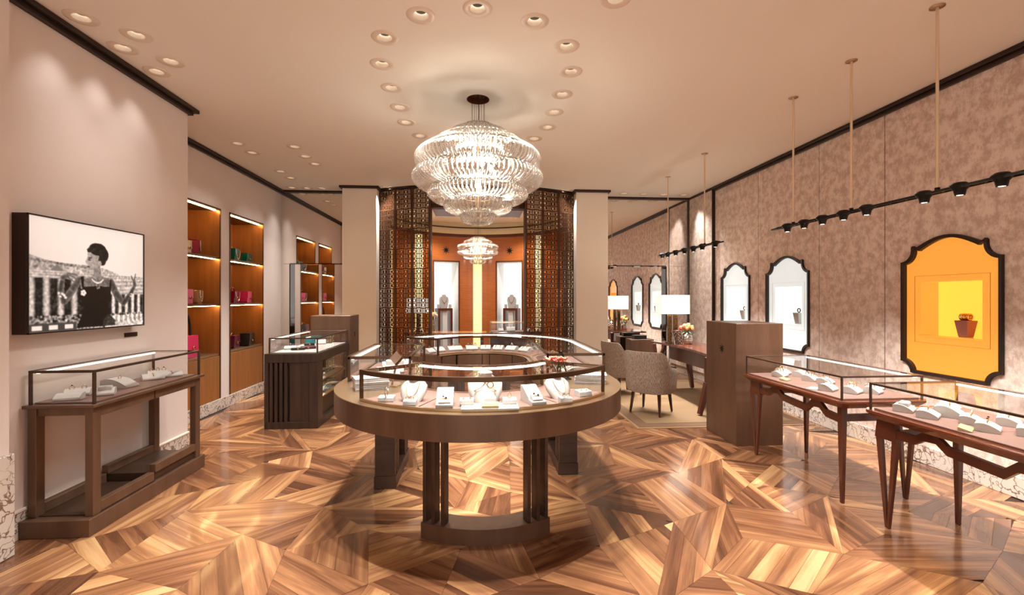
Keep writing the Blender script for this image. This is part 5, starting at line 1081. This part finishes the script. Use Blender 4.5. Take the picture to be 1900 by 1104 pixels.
def small_goods(nm, label, cat, px, py, w, d, h, m, rz, clasp=True, z=kz, g='leather goods in the slatted cabinet'):
    x, y = atz(px, py, z); x = min(max(x, KX0 + 0.15), KX1 - 0.13); y = min(y, 6.30); t_ = thing(nm, label, cat, (x, y, z), rz, g)
    MB().box(-w / 2, w / 2, -d / 2, d / 2, 0, h).build('body', m, t_, bevel=min(0.008, h * 0.3), segs=2, world=False); MB().box(-w / 2 + 0.002, w / 2 - 0.002, -d / 2 - 0.002, d / 2 - 0.01, h * 0.55, h + 0.002).build('flap', m, t_, bevel=0.002, world=False)
    if clasp: MB().ball((0, -d / 2 - 0.004, h * 0.6), 0.01, 0.004, 0.008, 10, 5).build('clasp', 'gold', t_, world=False)
    return t_
small_goods('wallet', 'black wallet lying at the front of the slatted cabinet top', 'wallet', 553, 649, 0.15, 0.085, 0.025, 'black_leather', 0.35); small_goods('wallet', 'plum wallet in front, right of the black one on the slatted cabinet', 'wallet', 572, 647, 0.17, 0.09, 0.03, 'plum_leather', 0.4)
small_goods('evening_bag', 'teal evening bag standing in the slatted cabinet top', 'handbag', 572, 635, 0.2, 0.06, 0.10, 'teal_leather', 0.5); small_goods('clutch', 'black clutch lying before the teal bag', 'handbag', 574, 641, 0.12, 0.07, 0.03, 'black_leather', 0.5)
small_goods('wallet', 'plum wallet at the far end of the slatted cabinet top', 'wallet', 615, 634, 0.12, 0.08, 0.035, 'plum_leather', 0.5); x, y = atz(600, 637, kz); y -= 0.1; cushion('white cushion with rings between the teal bag and the far plum wallet', min(x, KX1 - 0.13), y, kz, 0.4, w=0.12, d=0.1, h=0.06, jewels=('ring', 'ring'), g='cushions in the slatted cabinet')
x, y = atz(535, 648, kz); cushion('white shell cushion at the left front of the slatted cabinet top', max(x, KX0 + 0.14), y, kz, 0.3, w=0.13, d=0.09, h=0.04, jewels=('cuff',), g='cushions in the slatted cabinet')
for k in range(6):
    y = KY0 + 0.25 + k * 0.13; w_ = thing('sunglasses', 'pair of sunglasses on the upper side shelf of the slatted cabinet, {} from the front'.format(ORD[k]), 'sunglasses', (KX1 - 0.13, y, 0.515), PI / 2, 'sunglasses on the cabinet shelf')
    for s_ in (-1, 1): MB().torus((s_ * 0.028, -0.02, 0.028), 0.022, 0.003, 14, 5, 'y').build('rim', 'black_metal', w_, world=False); MB().tube([(s_ * 0.05, -0.02, 0.035), (s_ * 0.052, 0.08, 0.02)], 0.002, 5).build('temple', 'black_metal', w_, world=False); MB().lathe([(0, -0.001), (0.021, 0.0)], 14, caps=False).build('lens', 'black_gem', w_, world=False).location = (s_ * 0.028, -0.02, 0.006)
    MB().bar((-0.008, -0.02, 0.033), (0.008, -0.02, 0.033), 0.003, 0.004).build('bridge', 'gold', w_, world=False)
for k, m_ in enumerate(('teal_leather', 'teal_leather', 'white_pad', 'teal_leather', 'plum_leather', 'white_pad')):
    small_goods('wallet', '{} wallet on the lower side shelf of the slatted cabinet, {} from the front'.format({'t': 'teal', 'w': 'white', 'p': 'plum'}[m_[0]], ORD[k]), 'wallet', 640, 700, 0.15, 0.1, 0.016, m_, 1.3, False, 0.325).location = (KX1 - 0.13, KY0 + 0.25 + k * 0.135, 0.325)

# ------------------------------------------------------------------ right: pedestal and two walnut table showcases
pedestal('tall bronze pedestal with a star emblem beside the writing desk', 2.515, 3.0, 4.285, 4.86, 1.195, (2.515, 4.54, 0.925, 0.052))
def table_case(label, y0, y1):
    x0, x1, zt = 2.485, 3.155, 0.735; t = thing('table_showcase', label, 'showcase', ((x0 + x1) / 2, (y0 + y1) / 2, 0), 0, 'walnut table showcases along the right wall')
    c_ = 0.05; top = [(x0 + c_, y0), (x1 - c_, y0), (x1, y0 + c_), (x1, y1 - c_), (x1 - c_, y1), (x0 + c_, y1), (x0, y1 - c_), (x0, y0 + c_)]
    n = 8; lo = [((x0 + x1) / 2 + (x - (x0 + x1) / 2) * 0.88, (y0 + y1) / 2 + (y - (y0 + y1) / 2) * 0.93) for x, y in top]
    b = MB(); b.add([(x, y, zt - 0.055) for x, y in lo] + [(x, y, zt - 0.014) for x, y in top] + [(x, y, zt) for x, y in top], [tuple(range(7, -1, -1)), tuple(range(16, 24))] + [(r_ * 8 + i, r_ * 8 + (i + 1) % 8, r_ * 8 + 8 + (i + 1) % 8, r_ * 8 + 8 + i) for r_ in range(2) for i in range(8)])
    b.build('table_top', 'walnut_top', t, bevel=0.004, segs=2)
    zl = zt - 0.056; xl, xr, ya, yb = x0 + 0.085, x1 - 0.085, y0 + 0.10, y1 - 0.10
    def vleg(x, y, s_):
        # outer and inner blades of the V, then the head block
        b = MB(); b.bar((x, y - 0.058, zl - 0.10), (x, y - 0.006, 0.004), 0.036, 0.03, 0.018, 0.02, side=(0, 1, 0)); b.bar((x, y + 0.058, zl - 0.10), (x, y + 0.006, 0.004), 0.036, 0.03, 0.018, 0.02, side=(0, 1, 0))
        b.prism([(y - 0.077, zl - 0.12), (y + 0.077, zl - 0.12), (y + 0.062, zl), (y - 0.062, zl)], x - 0.017, x + 0.017, 'x'); b.build('leg', 'walnut', t, bevel=0.003)
    vleg(xl, yb - 0.02, 1); vleg(xr, ya + 0.02, 1)
    for x, y in ((xl, ya), (xr, yb)): MB().bar((x, y, zl), (x, y, 0), 0.046, 0.046, 0.024, 0.024).build('leg', 'walnut', t, bevel=0.004)
    def zig(x, flip):
        L = yb - ya; f_ = (lambda u: yb - u * L) if not flip else (lambda u: ya + u * L); h1 = zl; b = MB()
        path = [(0.03, zl - 0.065), (0.20, zl - 0.065), (0.26, zl - 0.025), (0.33, zl - 0.02), (0.39, zl - 0.065), (0.66, zl - 0.085), (0.72, zl - 0.03), (0.80, zl - 0.025), (0.86, zl - 0.075), (0.98, zl - 0.085)]
        for p, q in zip(path[:-1], path[1:]):
            a_, c2 = f_(p[0]), f_(q[0]); b.add([(xx, yy, zz_) for xx in (x - 0.013, x + 0.013) for yy, zz_ in ((a_, p[1] - 0.03), (c2, q[1] - 0.03), (c2, q[1] + 0.022), (a_, p[1] + 0.022))], [(0, 1, 2, 3), (7, 6, 5, 4), (0, 4, 5, 1), (1, 5, 6, 2), (2, 6, 7, 3), (3, 7, 4, 0)])
        b.build('apron_rail', 'walnut', t)
    zig(xl, False); zig(xr, True)
    for y in (ya + 0.03, yb - 0.03): MB().box(xl + 0.02, xr - 0.02, y - 0.012, y + 0.012, zl - 0.11, zl - 0.06).build('end_rail', 'walnut', t)
    hood(t, x0 + 0.03, x1 - 0.03, y0 + 0.04, y1 - 0.04, zt + 0.0005, 0.905, 'x1', 'dark_bronze', 0.013, 2); return zt + 0.0105
tz = table_case('walnut table showcase with V-shaped legs standing beside the bronze pedestal', 2.945, 4.16)
table_case('walnut table showcase nearest the camera, cut off by the right edge', 1.60, 2.805)
T1I = ((1437, 690, dict(jewels=('cuff',)), 'first from its far left end'), (1448, 698, dict(jewels=('cuff', 'cuff')), 'second, large with two bangles'), (1475, 697, dict(jewels=('cuff',)), 'third, behind the gold card'), (1504, 706, dict(jewels=('cuff', 'cuff')), 'fourth, right of the gold card'), (1532, 712, dict(jewels=('ring', 'cuff')), 'fifth along the row'), (1546, 726, dict(jewels=('cuff',)), 'sixth, at the near glass corner'), (1575, 727, dict(jewels=('cuff', 'cuff')), 'seventh, right of the corner post'), (1608, 727, dict(jewels=('cuff', 'ring')), 'eighth along the row'), (1640, 725, dict(jewels=('band',)), 'last, at the right end'))
for (px, py, kw, lab), (x, y) in zip(T1I, relax([atz(q[0], q[1], tz) for q in T1I], 0.148, 2.66, 3.02, 3.09, 4.0)): cushion('white bangle cushion in the showcase by the pedestal, ' + lab, x, y, tz, 0.55, w=0.115, d=0.095, h=0.05, g='cushions in the far table showcase', **kw)
x, y = atz(1490, 704, tz); card('small gold card among the cushions in the showcase by the pedestal', 2.62, y - 0.02, tz, 0.6, 0.09, 0.06, 0.006, tilt=0.016); 
x, y = atz(1515, 714, tz); card('white folded card before the cushions in the showcase by the pedestal', 2.60, y - 0.14, tz, 0.6, 0.12, 0.07, 0.004, 'white_card')
T2I = ((1682, 764, dict(jewels=('box',)), 'leftmost, with a flat pillow'), (1712, 772, dict(jewels=('ring',)), 'second, smaller, with one ring'), (1728, 752, dict(jewels=('cuff',), h=0.05), 'standing behind with an upright bracelet'), (1762, 772, dict(w=0.12, d=0.13, h=0.065, jewels=('ring',)), 'large arched one in the middle'), (1805, 786, dict(jewels=('ring', 'ring')), 'with two rings behind the gold card'), (1848, 800, dict(jewels=('dark', 'dark')), 'with dark-stoned rings'), (1872, 788, dict(jewels=('ring', 'ring')), 'at the back near the right edge'), (1893, 806, dict(jewels=('ring',)), 'cut off by the right edge'))
for (px, py, kw, lab), (x, y) in zip(T2I, relax([atz(q[0], q[1], tz) for q in T2I], 0.152, 2.65, 3.02, 1.75, 2.66)): kw.setdefault('w', 0.115); kw.setdefault('d', 0.095); cushion('white cushion in the nearest right showcase, ' + lab, x, y, tz, 0.62, g='cushions in the near table showcase', **kw)
x, y = atz(1800, 797, tz); card('pale gold card lying in the nearest right showcase', 2.60, y, tz, 0.62, 0.11, 0.055, 0.005, tilt=0.015)
x, y = atz(1775, 778, tz); card('flat grey tray under the ring cushions in the nearest right showcase', 2.74, y + 0.3, tz - 0.0002, 0.62, 0.16, 0.08, 0.004, 'paper', nm='display_tray', cat='tray')

# ------------------------------------------------------------------ desk area
rg_ = thing('area_rug', 'sand-coloured rug with a darker border under the writing desk and chairs', 'rug', (2.8, 6.2, 0))
MB().box(1.765, 3.84, 4.93, 7.75, 0.0005, 0.006).build('rug_edge', 'rug_edge', rg_); MB().box(1.80, 3.805, 4.97, 7.71, 0.0062, 0.009).build('rug_border', 'rug_border', rg_); MB().box(1.93, 3.68, 5.10, 7.58, 0.0092, 0.012).build('rug_field', 'rug', rg_)
RZ = 0.0125
dk = thing('writing_desk', 'walnut writing desk with splayed forked legs on the rug', 'desk', (3.1, 6.2, RZ))
tp = [(2.80, 5.30)] + [(2.80 + 0.10 * math.sin(PI * i / 10), 5.30 + 1.9 * i / 10) for i in range(1, 10)] + [(2.80, 7.20), (3.48, 7.2), (3.48, 5.30)]
MB().prism(tp, 0.722, 0.75).build('desk_top', 'walnut_top', dk, bevel=0.004)
MB().box(3.0, 3.02, 5.55, 6.95, 0.50, 0.721).build('modesty_panel', 'walnut', dk); MB().box(3.03, 3.40, 5.45, 7.05, 0.64, 0.7215).build('drawer_box', 'walnut', dk, bevel=0.003)
for y, s_ in ((5.42, -1), (7.0, 1)):
    for x in (2.82, 3.34):
        b = MB(); fx_ = x - 0.11 if x < 3 else x + 0.06; b.bar((x, y, 0.40), (fx_, y + s_ * 0.02, RZ + 0.012), 0.09, 0.065, 0.06, 0.045); b.bar((x, y + s_ * 0.01, 0.38), (x - 0.03, y + s_ * 0.05, 0.7215), 0.05, 0.05, 0.06, 0.05); b.bar((x, y - s_ * 0.01, 0.38), (x + 0.06, y - s_ * 0.16, 0.7215), 0.045, 0.045, 0.055, 0.045); b.build('leg', 'walnut', dk, bevel=0.004)
dp = thing('drawer_unit', 'brown bronze drawer unit standing under the writing desk', 'drawer unit', (3.42, 5.9, RZ)); MB().box(3.20, 3.44, 5.72, 6.2, RZ, 0.60).build('body', 'bronze', dp, bevel=0.004)
for z in (0.05, 0.235, 0.42): MB().box(3.192, 3.1995, 5.73, 6.19, z, z + 0.17).build('drawer_front', 'bronze', dp)
lc = thing('low_cabinet', 'low brown bronze cabinet against the right mirror behind the desk', 'cabinet', (2.86, 7.85, 0)); MB().box(2.66, 3.08, 7.78, 8.05, 0, 0.72).build('body', 'bronze', lc, bevel=0.004); MB().box(2.662, 3.078, 7.772, 7.7795, 0.05, 0.70).build('door', 'bronze', lc)
bx = thing('black_box', 'flat black lidded box on the low cabinet', 'box', (2.86, 7.9, 0.7205)); MB().box(-0.11, 0.11, -0.07, 0.07, 0, 0.05).build('body', 'black_leather', bx, bevel=0.003, world=False); MB().box(-0.112, 0.112, -0.072, 0.072, 0.0505, 0.066).build('lid', 'black_leather', bx, bevel=0.003, world=False)
# armchairs
def chair(label, loc, rz):
    t = thing('armchair', label, 'chair', loc, rz, 'tweed armchairs at the desk')      # back towards -y, sitter faces +y
    n = 40; A = [math.radians(-128 + 256 * i / n) for i in range(n + 1)]; outer, inner = [], []
    def top(a):
        d_ = abs(math.degrees(a)); return 0.775 if d_ < 44 else (0.775 - 0.19 * (0.5 - 0.5 * math.cos(PI * min(1, (d_ - 44) / 34))) - (0.04 * max(0, d_ - 78) / 50))
    def pt(a, r_, z):
        x = 0.285 * math.sin(a); y = -0.245 * math.cos(a); k = (abs(math.sin(a)) ** 4 + abs(math.cos(a)) ** 4) ** -0.18; fl_ = 1.0 + 0.16 * (z - 0.27)
        return x * k * r_ * fl_, y * k * r_ * fl_ - 0.07 * max(0, math.cos(a)) * (z - 0.27), z
    b = MB(); rows = [0, 0.15, 0.35, 0.55, 0.75, 0.9, 1.0]; vs_ = []; m_ = len(rows) * 2
    for a in A:
        zt_ = top(a)
        vs_ += [pt(a, 1.0 - (0.03 if f_ == 1.0 else 0) - (0.04 if f_ == 0 else 0), 0.27 + (zt_ - 0.27) * f_ - (0.0 if f_ < 1 else 0.0)) for f_ in rows] + [pt(a, 0.80 + (0.03 if f_ == 1.0 else 0), 0.30 + (zt_ - 0.30) * f_) for f_ in reversed(rows)]
    b.add(vs_, [(i * m_ + k, i * m_ + (k + 1) % m_, (i + 1) * m_ + (k + 1) % m_, (i + 1) * m_ + k) for i in range(n) for k in range(m_)] + [tuple(range(m_ - 1, -1, -1)), tuple(n * m_ + k for k in range(m_))], True)
    o = b.build('shell', 'tweed', t, world=False)
    try: o.data.set_sharp_from_angle(angle=1.0)
    except Exception: pass
    MB().prism([(0.208 * math.cos(q) * (abs(math.cos(q)) ** 4 + abs(math.sin(q)) ** 4) ** -0.2, 0.015 + 0.205 * math.sin(q) * (abs(math.cos(q)) ** 4 + abs(math.sin(q)) ** 4) ** -0.2) for q in [2 * PI * i / 28 for i in range(28)]], 0.302, 0.43, 'z', True).build('seat_cushion', 'chair_inner', t, bevel=0.02, segs=3, world=False)
    MB().prism([(0.22 * math.cos(q) * (abs(math.cos(q)) ** 4 + abs(math.sin(q)) ** 4) ** -0.2, 0.22 * math.sin(q) * (abs(math.cos(q)) ** 4 + abs(math.sin(q)) ** 4) ** -0.2) for q in [2 * PI * i / 28 for i in range(28)]], 0.262, 0.301, 'z', True).build('seat_base', 'tweed', t, world=False)
    for s_ in (-1, 1):
        pts = [pt(s_ * math.radians(d_), 0.9, top(math.radians(d_)) + 0.008) for d_ in (84, 95, 105, 115, 126)]; MB().tube(pts, 0.018, 8, rs=[0.014, 0.02, 0.022, 0.022, 0.018]).build('armrest', 'dark_wood', t, world=False)
        for y0_, y1_ in ((-0.15, -0.19), (0.16, 0.19)): MB().bar((s_ * 0.165, y0_, 0.265), (s_ * 0.19, y1_, 0.0), 0.036, 0.036, 0.022, 0.022, side=(1, 0, 0)).build('leg', 'dark_wood', t, bevel=0.003, world=False)
    return t
c1 = chair('brown tweed armchair nearest the camera with its back to the viewer', (2.18, 5.60, RZ + 0.004), -0.78)
copy_thing(c1, (2.19, 6.75, RZ + 0.004), -1.35, 'brown tweed armchair behind the near one, seen from its side', 'tweed armchairs at the desk')
# things on the desk
DZ = 0.7505
lp = thing('table_lamp', 'desk lamp with a white rectangular shade on twin gilded columns', 'lamp', (2.98, 6.80, DZ))
MB().box(-0.09, 0.09, -0.06, 0.06, 0, 0.014).build('base', 'black_metal', lp, bevel=0.002, world=False)
for x in (-0.045, 0.045): MB().box(x - 0.028, x + 0.028, -0.03, 0.03, 0.0145, 0.46).build('column', 'gold_textured', lp, world=False)
sh = MB(); a, b_ = 0.215, 0.13; z0, z1 = 0.452, 0.735; tk = 0.004
for q in ((-a, a, -b_, -b_ + tk), (-a, a, b_ - tk, b_), (-a, -a + tk, -b_ + tk, b_ - tk), (a - tk, a, -b_ + tk, b_ - tk)): sh.box(*q, z0, z1)
sh.build('shade', 'shade_fabric', lp, world=False); MB().tube([(0, 0, 0.46), (0, 0, 0.60)], 0.006, 6).build('socket', 'black_metal', lp, world=False); MB().ball((0, 0, 0.63), 0.03, 0.03, 0.04).build('bulb', 'lens', lp, world=False); point('lamp_desk_bulb', (2.98, 6.80, DZ + 0.63), 9, (1, 0.88, 0.7), 0.05)
flowers('silver-banded pot of orange tulips and grey leaves on the writing desk', (3.17, 6.70, DZ), 0.072, 0.15, 12, ('petal_orange', 'petal_yellow', 'petal_orange', 'petal_maroon', 'petal_pink'), 0.10, 8, 'silver_band', 14, True, 0.028, stem=0.11, nm='flower_pot')
fs_ = thing('openwork_photo_frame', 'openwork silver photo frame on an easel leg, on the desk before the lamp', 'photo frame', (2.95, 6.50, DZ + 0.008), 0.25)  # photo frame stand with a lattice front and easel leg
b = MB(); W_, H_ = 0.15, 0.20
def fp(u, v): return (u, 0.07 * v / H_, v)
for p, q in (((-W_ / 2, 0), (W_ / 2, 0)), ((W_ / 2, 0), (W_ / 2, H_)), ((W_ / 2, H_), (-W_ / 2, H_)), ((-W_ / 2, H_), (-W_ / 2, 0))): b.bar(fp(*p), fp(*q), 0.012, 0.012, side=(0, 1, 0.3))
b.build('frame', 'silver', fs_, world=False); b = MB()
for k in range(-3, 4):
    for s_ in (-1, 1):
        u0, v0, u1, v1 = k * 0.05 - s_ * 0.10, 0, k * 0.05 + s_ * 0.10, H_; f0 = max(0, (-W_ / 2 - u0) / (u1 - u0)) if u1 > u0 else max(0, (W_ / 2 - u0) / (u1 - u0)); f1 = min(1, (W_ / 2 - u0) / (u1 - u0)) if u1 > u0 else min(1, (-W_ / 2 - u0) / (u1 - u0))
        if f1 - f0 > 0.08: b.bar(fp(u0 + (u1 - u0) * f0, H_ * f0), fp(u0 + (u1 - u0) * f1, H_ * f1), 0.008, 0.012, side=(0, 1, 0.3))
b.build('lattice', 'dark_bronze', fs_, world=False); MB().bar((0, 0.065, 0.18), (0, 0.14, 0.0), 0.02, 0.006, side=(1, 0, 0)).build('easel_leg', 'silver', fs_, world=False)

# ------------------------------------------------------------------ suspended light tracks
def track(label, y0, y1, rods, lamps, x=2.855, z=2.105):
    t = thing('light_track', label, 'light track', (x, (y0 + y1) / 2, z), 0, 'suspended light tracks')
    b = MB()
    for dx in (-0.024, 0.024): b.bar((x + dx * 0.1, y1, z), (x + dx, y1 - 0.12, z), 0.012, 0.012, side=(1, 0, 0)); b.bar((x + dx, y1 - 0.12, z), (x + dx, y0, z), 0.009, 0.016, side=(1, 0, 0))
    b.build('side_rail', 'black_metal', t); b = MB(); n = int((y1 - y0 - 0.14) / 0.06)
    for i in range(n): yy = y0 + i * 0.06; s_ = 1 if i % 2 else -1; b.bar((x - 0.022 * s_, yy, z), (x + 0.022 * s_, yy + 0.06, z), 0.006, 0.010, side=(0, 1, 0))
    b.build('cross_brace', 'black_metal', t, kind='stuff')
    for yy in rods:
        r_ = MB().tube([(x, yy, z + 0.02), (x, yy, ZC - 0.004)], 0.0085, 8).build('hanger_rod', 'rod_paint', t); MB().lathe([(0, 0), (0.014, 0), (0.014, 0.03), (0, 0.03)], 12, (x, yy, z - 0.002), caps=False).build('rod_socket', 'black_metal', r_); MB().lathe([(0.01, -0.006), (0.04, -0.004), (0.04, 0)], 18, (x, yy, ZC - 0.001), caps=False).build('ceiling_rose', 'champagne', r_)
    for yy in lamps:
        l_ = MB().lathe([(0, 0.030), (0.03, 0.026), (0.046, 0.012), (0.05, 0.004), (0.042, -0.006), (0.030, -0.02), (0.024, -0.05), (0.021, -0.05), (0.0, -0.044)], 18, (x, yy, z), caps=False).build('spot_head', 'black_metal', t); MB().lathe([(0, -0.048), (0.020, -0.0485)], 14, (x, yy, z), caps=False).build('lens', 'lens', l_)
        spot('lamp_track', (x, yy, z - 0.055), P_TRACK, 96, (x + 0.22, yy, 0.5), size=0.02)
    return t
NL = [atX(px, 400, 2.855)[0] for px in (1461, 1492, 1526, 1565, 1608, 1715, 1781, 1859)]
track('long black suspended spotlight track over the two walnut table showcases', 1.55, 4.245, [atz(px, py, ZC)[1] for px, py in ((1472, 181), (1582, 113), (1738, 12))], NL + [1.85, 1.62])
FLP = [5.30, 5.62, 5.86, 6.12, 6.40, 6.68, 6.88]
track('short black suspended spotlight track over the writing desk', 5.16, 7.02, [atz(px, py, ZC)[1] for px, py in ((1241, 328), (1307, 285))], FLP)
# ------------------------------------------------------------------ pieces inside the round room
flowers('tall slim vase of yellow and white flowers on the round room desk', (-0.86, 9.33, 0.7505), 0.03, 0.26, 8, ('petal_yellow', 'petal_yellow', 'petal_white'), 0.07, 21, 'vase_glass', 6, False, 0.03, stem=0.10)
sc_ = thing('round_room_showcase', 'glass-topped showcase in the round room, right of the glowing strip', 'showcase', (0.75, 9.3, 0)); MB().box(0.26, 1.30, 9.05, 9.55, 0, 0.76).build('body', 'walnut', sc_, bevel=0.004); hood(sc_, 0.27, 1.29, 9.06, 9.54, 0.761, 0.955, None, 'champagne', 0.014, 1)
for x, lab in ((0.48, 'left'), (0.68, 'middle'), (1.02, 'right')): cushion('white cushion in the round room showcase, ' + lab, x, 9.22, 0.7715, 0.0, w=0.17 if lab == 'middle' else 0.1, d=0.12, h=0.09 if lab == 'middle' else 0.06, jewels=('ring',), g='cushions in the round room showcase')
lp = thing('table_lamp', 'lamp with a white rectangular shade glowing behind the left lattice screen', 'lamp', (-1.18, 9.42, 0.7505)); MB().box(-0.08, 0.08, -0.05, 0.05, 0, 0.014).build('base', 'black_metal', lp, world=False); MB().box(-0.03, 0.03, -0.03, 0.03, 0.0145, 0.40).build('column', 'gold_textured', lp, world=False)
sh = MB(); a, b_ = 0.23, 0.13
for q in ((-a, a, -b_, -b_ + tk), (-a, a, b_ - tk, b_), (-a, -a + tk, -b_ + tk, b_ - tk), (a - tk, a, -b_ + tk, b_ - tk)): sh.box(*q, 0.38, 0.68)
sh.build('shade', 'shade_fabric', lp, world=False); MB().ball((0, 0, 0.50), 0.03, 0.03, 0.04).build('bulb', 'lens', lp, world=False)
